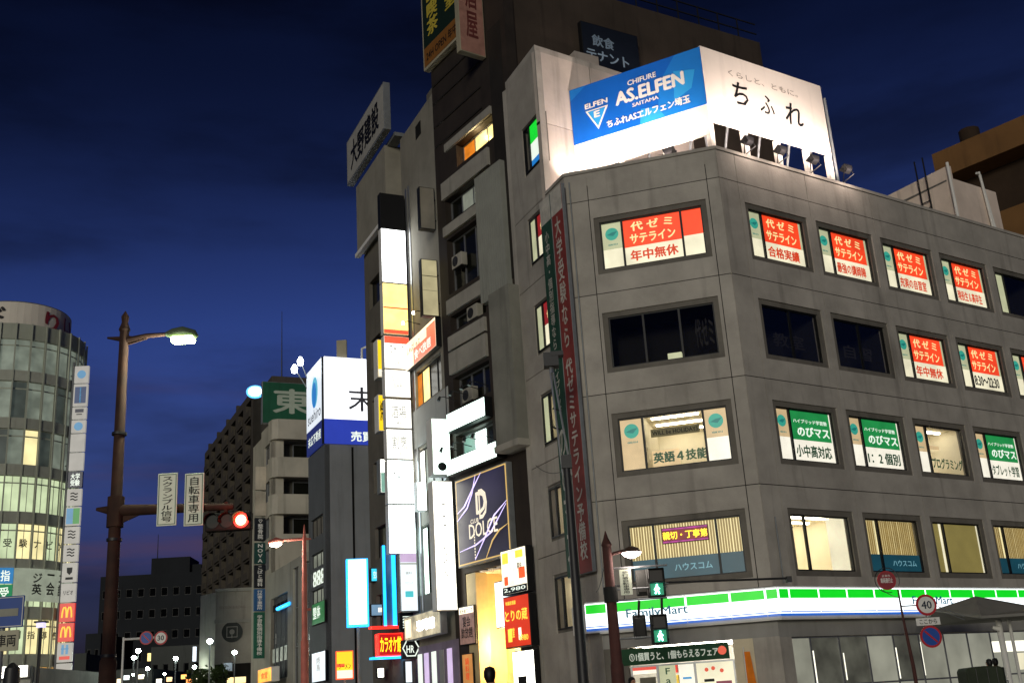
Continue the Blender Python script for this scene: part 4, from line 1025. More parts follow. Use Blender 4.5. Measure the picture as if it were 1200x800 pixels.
# ------------------------------------------------------------------ cream building, low shop beside it, apartment tower, emblem building
E2N, E2F = ud + kd - .3, ST.px(312, 750)[0]
ZE2 = ST.px(345, 655)[1]
low = thing('low_shop_building', 'low pale street front with dark windows and a blue neon strip', 'building', ST.M)
PALE = wall('pale_render', '#a5a397', .85, .2, .5, .25, .1); CREAMW = wall('cream_render', '#b3ad9e', .85, .2, .5, .25, .1)
SLATE = wall('slate_cladding', '#55585a', .7, .2, .6, .15, .05)
wl = E2N - E2F
lh = [(E2F + 1.0, E2F + 6.2, ZE2 * .36, ZE2 * .84), (E2F + 7.6, E2F + 9.0, ZE2 * .3, ZE2 * .95), (E2F + 9.9, E2F + 11.4, ZE2 * .3, ZE2 * .95), (E2F + .8, E2N - .6, .3, ZE2 * .24)]
facade(low, ST.M, E2F, E2N, 0, ZE2, lh, PALE, .3)
box('core', PALE, low, E2F, E2N, 1.0, 9, 0, ZE2 - .1)
win(low, ST.M, lh[0], [SLATE], 4, y=.15, mat=SLATE, rails=(.5,)); win(low, ST.M, lh[1], DUSK, 2, rails=(.33, .66)); win(low, ST.M, lh[2], DUSK, 2, rails=(.33, .66))
win(low, ST.M, lh[3], [P_WHITE, WARMG, DUSK, P_WHITE, WARMG, DIMW], 6, y=.2)
for k in range(4): box('small_pane', DIMW, low, E2F + 1.4 + k * 1.15, E2F + 2.1 + k * 1.15, .10, .12, ZE2 * .46, ZE2 * .54)
for k in range(4): box('vent_slot', VOID, low, E2F + 1.6 + k * 1.1, E2F + 2.3 + k * 1.1, .10, .13, ZE2 * .76, ZE2 * .80)
u0, z0 = ST.px(327, 713); u1, _ = ST.px(341, 704)
sg = thing('neon_strip', 'short blue neon strip above small windows of the low shop', 'neon sign', ST.M @ I4((u0 + u1) / 2, -.1, z0))
MB().tube([(-(u1 - u0) / 2, 0, 0), ((u1 - u0) / 2, 0, 0)], .12, 8).build('neon_tube', E_NB, sg); box('holder', GREYP, sg, -(u1 - u0) / 2, (u1 - u0) / 2, .05, .1, -.15, .15)
sign('small framed square sign on the low shop', ST.perp(E2F + 2.0), (323, 742), (330, 754), PALEB, bands=[(.25, .75, .25, .75, INK)], depth=.3, body=INKW)
sign('orange lit awning sign at the foot of the low shop', ST.out(.6), (312, 784), (328, 797), glow('orange_awning', '#ffb042', 1.4, .3), [('食堂', .5, .5, .5, .5, P_PRINTO)], depth=.5, body=WHITE)

ue, _ = ST.px(318.5, 600); EP = ST.w(ue, 0, 0)
ES = Face(EP.x, EP.y, -65); EF = Face(EP.x, EP.y, 25)
cream = thing('cream_building', 'cream building with stacked balcony bands carrying a green rooftop sign', 'building', ES.M)
ez = [EF.px(335, y)[1] for y in (493, 516, 537, 560, 580, 603, 625, 640)]
ew = EF.px(372, 560)[0] + 1.5; es = ES.px(306, 560)[0]
eh = [(1.6, 5.0, ez[2], ez[1]), (1.6, 5.0, ez[4], ez[3]), (1.6, 5.0, ez[6], ez[5])]
facade(cream, EF.M, 0, ew, 0, ez[0] - .05, [(.8, ew - .3, ez[2] + .0, ez[1]), (.8, ew - .3, ez[4], ez[3]), (.8, ew - .3, ez[6], ez[5])], CREAMW, .25)
for a, b_ in ((ez[1], ez[0]), (ez[3], ez[2]), (ez[5], ez[4])):
    MB().prism([(-.15, .5), (-.05, -.2), (.3, -.5), (ew, -.5), (ew, .0), (.3, .0)], a, b_).build('balcony_band', CREAMW, cream, EF.M)
for a, b_ in ((ez[2], ez[1]), (ez[4], ez[3]), (ez[6], ez[5])):
    win(cream, EF.M, (1.6, 5.2, a + .05, b_ - .1), DUSK, 3, y=.7, mat=ALU)
    box('recess_back', wall('recess_wall', '#5d5a52', .9), cream, .5, ew - .2, 1.0, 1.1, a, b_, EF.M)  # back wall darker than the bands, with the balcony shade in its colour
facade(cream, ES.M, es, 0, 0, ez[0] - .02, [(es + 1, -.8, z - 1.4, z) for z in ez[1::2]], CREAMW, .25)
for z in ez[1::2]: win(cream, ES.M, (es + 1, -.8, z - 1.4, z), DUSK, 2)
box('core', CREAMW, cream, .3, ew, 1.3, 8, 0, ez[0] - .1, EF.M)
GSG = wall('dull_green_board', '#1f5a40', .6, .2, .6, .15, .05); GSI = wall('dull_white_ink', '#b4bfae', .6, .15, 2, 0, 0)
TF = EF.out(-1.2); u0, u1, z0, z1 = TF.rect((306, 450), (372, 500))
sign_uz('green rooftop board with pale characters on the cream building', TF, (u0, u1 + 3, z0, z1 + .1), GSG, [('東進', .50, .55, .80, .62, GSI, dict(bold=.03))], depth=.4, body=GREYP, name='rooftop_sign')
# vertical tenant sign column
vp = ST.perp(ST.px(312, 660)[0] - .6)
NOV = wall('tenant_teal', '#1f4a44', .6); TNB = wall('tenant_blue', '#2a5a8c', .6); TNK = wall('tenant_black', '#1c2028', .6); TNG = wall('tenant_green', '#22604a', .6); TNW = wall('tenant_blank', '#c0b6a4', .6)
vt = thing('tenant_sign_column', 'tall projecting column of tenant signs on the cream building', 'sign', vp.M @ I4(*(vp.px(303, 770)[0], 0, vp.px(303, 770)[1])))
vM = vp.M
for y0, y1, mt, msg, horiz in ((547, 575, TNW, '', 0), (576, 605, TNW, '', 0), (607, 634, TNK, '♡整骨院', 0), (636, 661, NOV, 'NOVA', 0), (662, 689, TNK, 'こばと歯科', 0), (690, 716, TNB, '行政書士事務所', 0), (717, 771, TNG, '学習塾個別指導予備校', 0)):
    u0, u1, z0, z1 = vp.rect((297.5, y0), (310, y1))
    u0, u1 = vp.px(297.5, 660)[0], vp.px(310, 660)[0]
    p = box('tenant_panel', mt, vt, u0, u1, -.3, 0, z0 + .02, z1 - .02, vM)
    if msg: text(msg, INKW, p, (u0 + u1) / 2, (z0 + z1) / 2, (u1 - u0) * .5, (z1 - z0) * .86, -.306, vM, vert=True, bold=.02)
box('column_frame', GREYP, vt, u1, u1 + .3, -.2, -.1, 2.0, vp.px(303, 548)[1], vM)

# apartment tower far behind
pa = ST.px(297, 455)[0]; A0 = CP + (ST.w(pa, 0, ST.px(297, 455)[1]) - CP) * 2.0
zA = A0.z; AF = Face(A0.x, A0.y, -65); AR = Face(A0.x, A0.y, 25)
apt = thing('apartment_tower', 'tall dim grey apartment tower with rows of dark balconies', 'building', AF.M)
APT = wall('apartment_grey', '#4e483f', .9, .2, .2, .2, .05); APTD = wall('apartment_recess', '#211d19', .9)  # dark copy of the grey puts the balcony shade into the back wall
NF, NB_ = 16, 7; fh = zA / (NF + .3); bw = 44 / NB_
holes = []
for f in range(4, NF):
    for b_ in range(NB_): holes.append((-44 + b_ * bw + .5, -44 + (b_ + 1) * bw - 1.6, f * fh + 1.15, f * fh + 2.75))
facade(apt, AF.M, -44.5, 0, 0, zA, holes, APT, 1.3)
tag(MB().box(-44.4, -.1, 1.35, 1.5, 0, zA - .2).build('recess_wall', APTD, apt))
BALC = MB().box(0, bw - 2.1, -.25, -.05, 0, 1.1).mesh('balcony_rail', APT)
WIN_A = MB().box(0, 2.0, 1.22, 1.34, 0, 1.5).mesh('window', DUSK)
for i, h in enumerate(holes):
    for me, nm, x, z in ((BALC, 'balcony_rail', h[0], h[2] - 1.15), (WIN_A, 'window', h[0] + .4, h[2])):
        o = bpy.data.objects.new(nm, me); _link(o, apt, AF.M @ I4(x, 0, z))
facade(apt, AR.M, .02, 16, 0, zA - .05, [], APT, .4, 'end_wall')
box('core', APT, apt, -44.4, -.1, 1.6, 14, 0, zA - .2)
box('roof_plant', APT, apt, -8, -1, 3, 9, zA - .3, zA + 2.5); MB().tube([(-3, 5, zA + 2), (-3, 5, zA + 14)], [.12, .04], 6).build('antenna', DARKP, apt)
for k in range(5): box('parapet_post', APT, apt, -42 + k * 9, -41.4 + k * 9, .2, .8, zA, zA + 1.2)
P = at(299, 459, A0.y - 6)
g = thing('lit_oval_sign', 'small glowing white and blue oval sign on the apartment tower corner', 'sign', I4(P.x, P.y, P.z, 10))
MB().disc(0, 0, .95, -.2, .2, 20, 1.35).build('oval_box', glow('sky_blue_sign', '#58b4ff', 2.0, .1), g); MB().disc(0, 0, .72, -.23, -.2, 20, 1.35).build('oval_face', HOT, g); text('SII', CH, g, 0, 0, 1.0, .6, -.24)
MB().tube([(0, .2, 0), (1.2, 3.5, -.4)], .12, 6).build('bracket', GREYP, g)

gp = at(270, 770, 108); GF = Face(gp.x, gp.y, 12)
emb = thing('emblem_building', 'pale low building with a round dark emblem on its front wall', 'building', GF.M)
u0, u1 = GF.px(252, 760)[0], GF.px(312, 760)[0]; zg = GF.px(270, 689)[1]; zb = GF.px(270, 777)[1]
facade(emb, GF.M, u0, u1 + 3, zb, zg, [], CREAMW, .5)
facade(emb, GF.M, u0, u1 + 3, 0, zb - .02, [(u0 + .5 + k * 2.6, u0 + 2.7 + k * 2.6, .3, zb * .5) for k in range(3)], APTD, .5)
box('core', CREAMW, emb, u0, u1 + 3, .6, 10, 0, zg - .1)
MB().prism([(u0, .1), (u0 - 1.6, 2.5), (u0 - 1.6, 10), (u0, 10)], 0, zg - .3).build('angled_wall', CREAMW, emb)
box('cornice', PALE, emb, u0 - .1, u1 + 3, -.2, 0, zg - 3.2, zg - 2.9); box('cornice', PALE, emb, u0 - .1, u1 + 3, -.25, 0, zg - .3, zg)
uc, zz = GF.px(272, 740)
MB().disc(uc, zz, .95, -.12, 0, 28).build('emblem_disc', wall('emblem_dark', '#3c3f3a', .6), emb); MB().frame(uc - .5, uc + .5, zz - .5, zz + .5, .06, -.16, -.121).build('emblem_square', PALE, emb)
MB().disc(uc, zz, .24, -.2, -.121, 14).build('emblem_core', PALE, emb); MB().tube([(uc, -.1, zz - .3), (uc, -.1, zz - .55)], .08, 6).build('emblem_stem', PALE, emb)
text('STATION BUILDING', GREYI, emb, uc, GF.px(272, 711)[1], 2.4, .25, -.01)
for k in range(3): win(emb, GF.M, (u0 + .5 + k * 2.6, u0 + 2.7 + k * 2.6, .3, zb * .5), [WARMG, DIMW], 2)

# dark silhouettes closing the street
FARGL = wall('far_glass', '#0a0b0d', .95, .1, 1, 0, 0, 0, 0)
def slab_block(label, x0, x1, ytop, Y, mat, deg=0, rows=0, cols=0, name='far_building', lit=()):
    a, b_ = at(x0, 790, Y), at(x1, 790, Y); f = Face(a.x, a.y, deg); wd = (b_.x - a.x) / math.cos(rad(deg)); h = at((x0 + x1) / 2, ytop, Y).z
    t = thing(name, label, 'building', f.M)
    hs = []
    for r in range(rows):
        for c in range(cols):
            cw = wd / cols; fz = h / (rows + .5); hs.append((c * cw + cw * .2, c * cw + cw * .75, r * fz + fz * .45, r * fz + fz * .85))
    facade(t, f.M, 0, wd, 0, h, hs, mat, .3); box('core', mat, t, 0, wd, .5, 14, 0, h - .1)
    for i, q in enumerate(hs): win(t, f.M, q, WARMG if i in lit else FARGL, 1, mat=BLACK, ft=.08)
    return t, f, wd, h
FARD = wall('far_dark_wall', '#23262a', .9, .2, .2, .2, 0); FARM = wall('far_mid_wall', '#4c4f4c', .9, .2, .2, .2, 0)
t, f, wd, h = slab_block('large dark building closing the far end of the street', 112, 236, 672, 210, FARD, 4, 7, 9, lit=(31,))
box('roof_house', FARD, t, wd * .45, wd * .82, 2, 10, h - .1, h + 3.2); box('roof_house', FARD, t, wd * .82, wd * .92, 3, 9, h - .1, h + 1.8)
MB().tube([(wd * .48, 4, h), (wd * .48, 4, h + 8)], [.12, .05], 5).build('antenna', DARKP, t)
slab_block('pale flat roofed building low in front of the dark far building', 176, 234, 756, 150, FARM, 8, 3, 5, lit=(3,))
slab_block('small dark building left of the near lamp post', 98, 116, 742, 170, FARD, 0, 4, 2, lit=(2,))
slab_block('small mid grey building beside the vertical sign column foot', 86, 100, 765, 140, FARM, 0, 3, 2, lit=(1, 4))
slab_block('dim low shop row just right of the near lamp post', 134, 178, 783, 120, FARM, 0, 1, 6, lit=(0, 2, 3, 5))

# ------------------------------------------------------------------ round glass building on the left
RC = at(4, 600, 82); RC = Vector((RC.x, RC.y, 0)); RRAD, RDRUM = 5.05, 3.85
rnd = thing('round_building', 'round glass fronted building with a white drum on its roof', 'building', Matrix.Translation(RC))
NSEG = 30
def pt(r, k, n=NSEG):
    t = math.pi * 2 * k / n - math.pi / 2; return (r * math.cos(t), r * math.sin(t))
def ring(r0, r1, z0, z1, n=NSEG):
    mb = MB()
    for k in range(n):
        a, b_ = pt(r0, k, n), pt(r0, k + 1, n); c, d = pt(r1, k + 1, n), pt(r1, k, n); mb.prism([a, b_, c, d], z0, z1)
    return mb
def zr(y, x=30):
    # height on the near surface of the cylinder
    return at(x, y, RC.y - RRAD * .8).z
GREYM = wall('curtain_wall_metal', '#a6aa9a', .6, .15, .6, .2, .05); DRUMW = wall('drum_white', '#d0c8ba', .7, .1, .4, .15, .05)
BLIND = glow('street_lit_blind_pane', '#aab6a4', .34, .4, .9); BLIND2 = glow('dim_blind_pane', '#7c8a80', .14, .5, .9); LITP = glow('pale_room_pane', '#f4f8d8', .8, .3, .8); LITY = glow('lit_yellow_pane', '#fff0b0', 1.0, .2, .8); LITO = glow('lit_orange_pane', '#f2b860', .85, .25, .6); LITG = glow('lit_green_white_pane', '#dff0c0', .75, .25, .7)  # grey blinds glow faintly; street light on them is put into the material
fl = [zr(y) for y in (381, 441, 496, 550, 605, 660, 716, 772, 830)]
top = fl[0]
lith = {2: BLIND, 3: LITG, 4: LITY, 5: LITG, 6: LITY, 7: LITO}
ring(RRAD - .02, RRAD - .5, top - 1.2, top, NSEG).build('parapet_ring', GREYM, rnd)
ring(RRAD - .6, .3, 0, top - .2, NSEG).build('core', wall('core_grey', '#55584f', .9), rnd)
PANE = {}
for f in range(8):
    zt, zb = fl[f] - (1.2 if f == 0 else .42), fl[f + 1] + .38
    if f < 7: ring(RRAD + .06, RRAD - .55, fl[f + 1] - .42, fl[f + 1] + .38).build('spandrel_ring', wall('spandrel_pale', '#a3a598', .7, .2, .6, .2, .05), rnd)
    for k in range(-9, 10):
        a, b_ = pt(RRAD - .12, k), pt(RRAD - .12, k + 1)
        mt = BLIND if f < 3 else lith[f]
        if f == 2 and k == 3: mt = LITY
        if f < 3 and mt is BLIND and random.random() < .38: mt = BLIND2
        if f > 2 and random.random() < .25: mt = random.choice((LITG, LITP, BLIND))
        ang = 360 * (k + .5) / NSEG; hw = math.hypot(a[0] - b_[0], a[1] - b_[1]) / 2
        M = Matrix.Translation(RC) @ I4((a[0] + b_[0]) / 2, (a[1] + b_[1]) / 2, 0, ang)
        wn = MB().frame(-hw, hw, zb, zt, .045, -.03, .06).box(-hw + .045, hw - .045, -.025, .05, zb + (zt - zb) * .78, zb + (zt - zb) * .80 + .04)
        if f > 2: wn.box(-.02, .02, -.024, .05, zb + .045, zt - .045)
        wn = wn.build('window', GREYM, rnd, M)
        box('pane', mt, wn, -hw + .045, hw - .045, .01, .03, zb + .045, zt - .045)
        if f == 4 and 0 <= k <= 7: text('大学受験ナビゲート'[min(k, 7)], P_DK, wn, 0, zb + (zt - zb) * .45, hw * 1.1, .6, -.005)
        if f == 6 and 0 <= k <= 7: text('光の個別指導塾です'[min(k, 7)], P_DK, wn, 0, zb + (zt - zb) * .55, hw * 1.1, .55, -.005)
    mb = MB()
for k in range(-9, 11):
    a = pt(RRAD + .08, k)
    MB().box(-.05, .05, -.06, .06, .0, top).build('mullion', GREYM, rnd, Matrix.Translation(RC) @ I4(a[0], a[1], 0, 360 * k / NSEG))
ring(RDRUM, RDRUM - .3, top - .3, zr(343, 10) - .6, 48).build('roof_drum', DRUMW, rnd)
MB().prism([pt(RDRUM - .1, k, 48) for k in range(48)], top + 2.0, top + 2.2).build('drum_roof', ROOF, rnd)
for ch, k, mt in (('ド', .2, INK), ('り', 8.3, wall('red_ink', '#9a3540', .6)), ('ン', -4, INK), ('い', 12, MATS['red_ink'])):
    a = pt(RDRUM + .03, k, 48); text(ch, mt, rnd, 0, 0, 1.3, 1.5, 0, Matrix.Translation(RC) @ I4(a[0], a[1], (top + zr(343, 10)) / 2 - .4, 360 * k / 48), bold=.03)
# class name boards between the floors
f5 = (fl[5] + fl[4]) / 2
for k in range(-3, 3):
    for j, (mt, s_) in enumerate(((glow('tile_blue', '#3c8fd0', .7, .15), '個別指導別指'[k + 3]), (glow('tile_green', '#2f9a62', .6, .15), '高校受験校受'[k + 3]))):
        a, b_ = pt(RRAD + .16, k), pt(RRAD + .16, k + 1); hw = math.hypot(a[0] - b_[0], a[1] - b_[1]) / 2
        g = box('name_tile', mt, rnd, -hw + .03, hw - .03, -.04, .0, fl[6] + 1.9 - j * 1.15 + .03, fl[6] + 3.0 - j * 1.15, Matrix.Translation(RC) @ I4((a[0] + b_[0]) / 2, (a[1] + b_[1]) / 2, 0, 360 * (k + .5) / NSEG))
        text(s_, P_PRINTW, g, 0, fl[6] + 2.46 - j * 1.15, .6, .75, -.046, bold=.02)
for k in range(3, 8):
    a, b_ = pt(RRAD + .16, k), pt(RRAD + .16, k + 1); hw = math.hypot(a[0] - b_[0], a[1] - b_[1]) / 2
    g = box('school_board', glow('school_board_pale', '#c6d0b8', .42, .15), rnd, -hw, hw, -.04, .0, fl[6] + .75, fl[6] + 3.0, Matrix.Translation(RC) @ I4((a[0] + b_[0]) / 2, (a[1] + b_[1]) / 2, 0, 360 * (k + .5) / NSEG))
    if k in (4, 5, 6): text(('ジ\n英', 'ー\n会', 'ニ\n話')[k - 4], P_DK, g, 0, fl[6] + 1.95, .75, 1.5, -.046, bold=.03)
# its vertical projecting sign
vf = Face(*at(88, 600, RC.y - 1.0).xy, 4)
vt = thing('tenant_sign_column', 'tall white vertical sign column beside the round building', 'sign', vf.M @ I4(vf.px(80, 785)[0], 0, vf.px(80, 785)[1]))
um = (vf.px(93.5, 430)[0] + vf.px(80, 785)[0]) / 2; hw = .52
WP = glow('column_white', '#d8d4cc', .42, .1); BD = glow('column_dark_blue', '#1a4a8a', .35, .1); NV = glow('column_navy', '#16204a', .3, .1); RDm = glow('column_red', '#e03020', .8, .1); GDm = glow('column_gold', '#ffc840', 1.0, .05); SKB = glow('column_sky', '#58a0d0', .6, .1); TG = glow('column_green', '#3aa04a', .6, .1)
def zv(y): return vf.px(88, y)[1]
GL = wall('column_grey_ink', '#4a4c50', .6)
for y0, y1, kind in ((430, 450, 'disc'), (451, 477, 'blue'), (478, 492, 'bar'), (493, 508, 'disc'), (509, 530, ''), (531, 552, ''), (553, 572, 'navy'), (573, 593, 'wave'), (594, 616, 'split'), (617, 637, 'wave'), (638, 658, 'wave'), (659, 682, 'crest'), (683, 705, 'word'), (706, 728, 'arch'), (729, 751, 'arch'), (752, 775, 'tower'), (776, 785, '')):
    z1, z0 = zv(y0) - .02, zv(y1) + .02; cz = (z0 + z1) / 2; hh = z1 - z0
    p = box('sign_panel', RDm if kind == 'arch' else (NV if kind == 'navy' else WP), vt, um - hw, um + hw, -.25, 0, z0, z1, vf.M)
    q = lambda nm, mt, a, b_, c, d: box(nm, mt, p, um + a * hw, um + b_ * hw, -.262, -.251, cz + c * hh / 2, cz + d * hh / 2)
    if kind == 'disc': MB().disc(um, cz, hw * .62, -.262, -.251, 18).build('disc_mark', SKB, p)
    elif kind == 'blue': q('blue_mark', BD, -.8, .8, -.75, .75); q('mark_line', SKB, -.1, .1, -.7, .7)
    elif kind == 'bar': q('bar_mark', NV, -.6, .6, .1, .7); q('bar_mark', GL, -.4, .4, -.3, -.15)
    elif kind == 'split': q('split_mark', SKB, -.9, .0, -.85, .85); q('split_mark', TG, .02, .9, -.85, .85)
    elif kind == 'navy': text('大学\n受験', P_PRINTW, p, um, cz, hw * 1.3, hh * .8, -.256)
    elif kind == 'wave':
        for k in range(3):
            MB().tube([(um + hw * (-.5 + .33 * j), -.262, cz + hh * (.22 - .18 * k) + hh * .05 * math.sin(j * 2.1)) for j in range(4)], .05, 5).build('wave_mark', GL, p)
    elif kind == 'crest': MB().prism_y([(um - .2, cz + .35), (um + .2, cz + .35), (um + .18, cz), (um, cz - .18), (um - .18, cz)][::-1], -.262, -.251).build('crest_mark', GL, p); q('bar_mark', GL, -.5, .5, -.75, -.5)
    elif kind == 'word': text('リビオ', GL, p, um, cz, hw * 1.3, hh * .25, -.256)
    elif kind == 'arch':
        for s_ in (-1, 1):
            MB().tube([(um + hw * (s_ * .34 + s_ * .30 * math.cos(rad(a))), -.262, cz - hh * .28 + hh * .58 * math.sin(rad(a))) for a in range(0, 181, 20)], .06, 6).build('golden_arch', GDm, p)
    elif kind == 'tower': q('tower_mark', SKB, -.45, -.12, -.2, .8); q('tower_mark', SKB, .12, .45, -.2, .8); q('tower_mark', SKB, -.5, .5, .3, .45); q('bar_mark', RDm, -.7, .7, -.75, -.4)
MB().tube([vf.w(um - hw - .15, -.1, zv(785)), vf.w(um - hw - .15, -.1, zv(425))], .09, 8).build('column_post', GREYP, vt, Matrix.Identity(4))
for y in (440, 545, 640, 740):
    MB().tube([vf.w(um - hw, -.1, zv(y)), vf.w(um - hw - .9, .4, zv(y))], .06, 6).build('bracket', GREYP, vt, Matrix.Identity(4))
slab_block('bright white shop front at the foot of the round building', 0, 36, 780, 70, wall('shop_white_wall', '#b8b8b0', .7), 0, 1, 5, lit=(0, 1, 2, 3, 4), name='shop_building')
f = Face(*at(18, 786, 69.6).xy, 0)
sign('white lit fascia of the shop at the lower left corner', f, (-4, 781), (35, 793), NEUW, [('コンビニ', .3, .5, .3, .5, TEALG)], depth=.3, body=INKW, name='shop_sign', cat='shop sign')

# ------------------------------------------------------------------ near street lamp with the signal arm
LY = 20.0
lb = at(126, 790, LY); lx = lb.x
SB_ = wall('sign_back', '#9aa090', .6)
def zl(x, y, Y=LY): return at(x, y, Y).z
def xl(x, y, Y=LY): return at(x, y, Y).x
lamp = thing('street_lamp', 'tall brown street lamp with a single lit arm and pointed top', 'street lamp', I4(lx, LY, 0))
zt = zl(138, 372)
L_ = lambda n_, mb, mat: mb.build(n_, mat, lamp, Matrix.Identity(4))
lxt = lx
L_('pole', MB().tube([(lx, LY, 0), (lx, LY, .4), (lx, LY, .45), (lx, LY, 2.4), (lx, LY, 2.45), (lx, LY, zt - .3)], [.19, .19, .15, .145, .12, .085], 14), BROWN)
L_('base_plate', MB().box(lx - .28, lx + .28, LY - .28, LY + .28, 0, .05), BROWN)
L_('finial', MB().tube([(lx, LY, zt - .32), (lx, LY, zt - .26), (lx, LY, zt - .12), (lx, LY, zt + .0), (lx, LY, zt + .12)], [.075, .11, .06, .075, .006], 10), BROWN)
za = zl(150, 396); xh0, xh1 = xl(197, 400), xl(230, 400)
L_('arm', MB().tube([(lx, LY, za - .06), ((lx + xh0) / 2, LY, za + .02), (xh0 + .1, LY, za + .03)], [.07, .05, .035], 8), BROWN)
L_('arm_brace', MB().prism_y([(lx, za - .16), (lx + .45, za - .04), (lx, za + .06)], LY - .02, LY + .02), BROWN)
L_('tail_arm', MB().tube([(lx, LY, za - .02), (lx - .32, LY, za + .03)], [.06, .02], 8), BROWN)
hd = MB(); hd.sm = True
xc = (xh0 + xh1) / 2; hw = (xh1 - xh0) / 2
L_('lamp_head', MB().tube([(xh0 - .05, LY, za + .03), (xh0 + .08, LY, za + .03), (xc, LY, za + .03), (xh1 - .05, LY, za - .02), (xh1 + .02, LY, za - .06)], [.04, .10, .13, .10, .03], 12), wall('lamp_head_green', '#5a6650', .5))
box('lamp_lens', glow('street_lamp_lens', '#eaffb8', 30, .02), lamp, xc - hw * .72, xc + hw * .85, LY - .12, LY + .12, za - .16, za - .06, Matrix.Identity(4), bevel=.03)
l = bpy.data.lights.new('street_lamp_light', 'POINT'); l.energy = 260; l.color = (.95, 1, .78); l.shadow_soft_size = .2
_link(bpy.data.objects.new('street_lamp_light', l), lamp, I4(xc, LY, za - .35))
# mast arm with plates and the red signal
zm = zl(200, 594); sa = thing('signal_mast_arm', 'brown mast arm clamped to the street lamp carrying signs and the red signal', 'mast arm', I4(lx, LY, zm))
xm = xl(296, 606)
MB().tube([(lx - .35, LY, zm + .05), (lx, LY, zm), (xm - .35, LY, zm - .06)], [.03, .11, .06], 10).build('arm', BROWN, sa, Matrix.Identity(4))
MB().prism_y([(lx, zm - .28), (lx + .5, zm - .08), (lx, zm)], LY - .02, LY + .02).build('gusset', BROWN, sa, Matrix.Identity(4))
MB().tube([(lx, LY, zm - .3), (lx, LY, zm + .25)], .15, 12).build('clamp', BROWN, sa, Matrix.Identity(4))
PLW = wall('plate_white', '#eaf0da', .5, .08, 3, .05, 0); PLG = wall('plate_green_edge', '#5c7a66', .5)
for lab, xa, xb, msg in (('left white plate with seven dark vertical characters on the mast arm', 187, 210, 'スクランブル信号'), ('right white plate with five dark vertical characters beside the red signal', 218.5, 241, '自転車専用')):
    a, b_ = xl(xa, 590), xl(xb, 590); z1, z0 = zl((xa + xb) / 2, 556), zl((xa + xb) / 2, 617)
    t = thing('sign_plate', lab, 'sign', I4((a + b_) / 2, LY - .14, z0), 'white plates on the mast arm')
    wd = (b_ - a) / 2; h = z1 - z0
    box('plate', PLW, t, -wd, wd, 0, .025, 0, h, bevel=.006); MB().frame(-wd + .02, wd - .02, .02, h - .02, .014, -.004, -.001).build('border', PLG, t)
    text(msg, INK, t, 0, h / 2, wd * 1.15, h * .86, -.006, vert=True, bold=.01)
    MB().box(-.03, .03, .026, .14, h * .35, h * .65).build('clamp', GREYP, t)
# red traffic signal seen head on
sg = thing('traffic_signal', 'horizontal traffic signal showing one glowing red light', 'traffic signal', I4(xl(284, 610), LY, zl(284, 610)))
box('housing', DSIG, sg, -.66, .17, -.08, .12, -.165, .165, bevel=.03)
SRED = glow('signal_red', '#ff1408', 3.5, .05)
for k, mt in ((0, SRED), (1, darkglass('signal_amber_off', '#140f04', .6)), (2, darkglass('signal_green_off', '#04120c', .6))):
    x = -k * .255
    MB().disc(x, 0, .118 if k else .135, -.10, -.081, 24).build('lens', mt, sg)
    if k == 0: MB().disc(x, 0, .09, -.112, -.101, 20).build('lens_core', glow('signal_red_core', '#ffd080', 12, .02), sg)
    mb = MB(); n = 12
    for j in range(n):
        a, b_ = rad(-10 + 200 * j / n), rad(-10 + 200 * (j + 1) / n)
        mb.poly([(x + .138 * math.cos(a), -.081, .138 * math.sin(a)), (x + .138 * math.cos(b_), -.081, .138 * math.sin(b_)), (x + .14 * math.cos(b_), -.22, .14 * math.sin(b_)), (x + .14 * math.cos(a), -.22, .14 * math.sin(a))])
    mb.build('visor', DSIG, sg)
MB().tube([(-.3, 0, .15), (-.3, 0, .36)], .04, 8).build('hanger', BROWN, sg)
l = bpy.data.lights.new('signal_glow', 'POINT'); l.energy = 12; l.color = (1, .08, .05); l.shadow_soft_size = .1
_link(bpy.data.objects.new('signal_glow', l), sg, WM[sg.name] @ I4(0, -.35, 0))

# ------------------------------------------------------------------ red street lamp by the shops
RY = 36.0; xr = xl(357, 760, RY)
rl = thing('street_lamp', 'slim red street lamp with a glowing head on a short arm', 'street lamp', I4(xr, RY, 0))
zt = zl(354, 618, RY); za = zl(340, 632, RY)
PINKP = metal('pink_red_paint', '#a85c50', .7, .0, .3)
R_ = lambda n_, mb, mat: mb.build(n_, mat, rl, Matrix.Identity(4))
R_('pole', MB().tube([(xr, RY, 0), (xr, RY, .6), (xr, RY, .65), (xr, RY, 3.6), (xr, RY, 3.65), (xr, RY, zt - .4)], [.17, .17, .13, .12, .095, .065], 12), PINKP)
R_('finial', MB().tube([(xr, RY, zt - .4), (xr, RY, zt - .25), (xr, RY, zt + .1)], [.09, .05, .01], 8), PINKP)
xh = xl(324, 634, RY)
R_('arm', MB().tube([(xr + .22, RY, za - .02), (xr, RY, za), (xh, RY, za)], [.02, .05, .035], 8), PINKP)
R_('lamp_head', MB().tube([(xh + .22, RY, za - .02), (xh, RY, za), (xh - .25, RY, za - .04)], [.05, .11, .05], 10), PINKP)
R_('lamp_lens', MB().tube([(xh + .16, RY, za - .10), (xh, RY, za - .13), (xh - .2, RY, za - .12)], [.04, .09, .05], 10), glow('warm_lamp_lens', '#ffe8d0', 30, .02))
R_('collar', MB().tube([(xr - .05, RY, zl(357, 714, RY)), (xr + .2, RY, zl(357, 714, RY))], .04, 8), PINKP)
l = bpy.data.lights.new('red_lamp_light', 'POINT'); l.energy = 200; l.color = (1, .86, .7); l.shadow_soft_size = .2
_link(bpy.data.objects.new('red_lamp_light', l), rl, I4(xh, RY, za - .4))

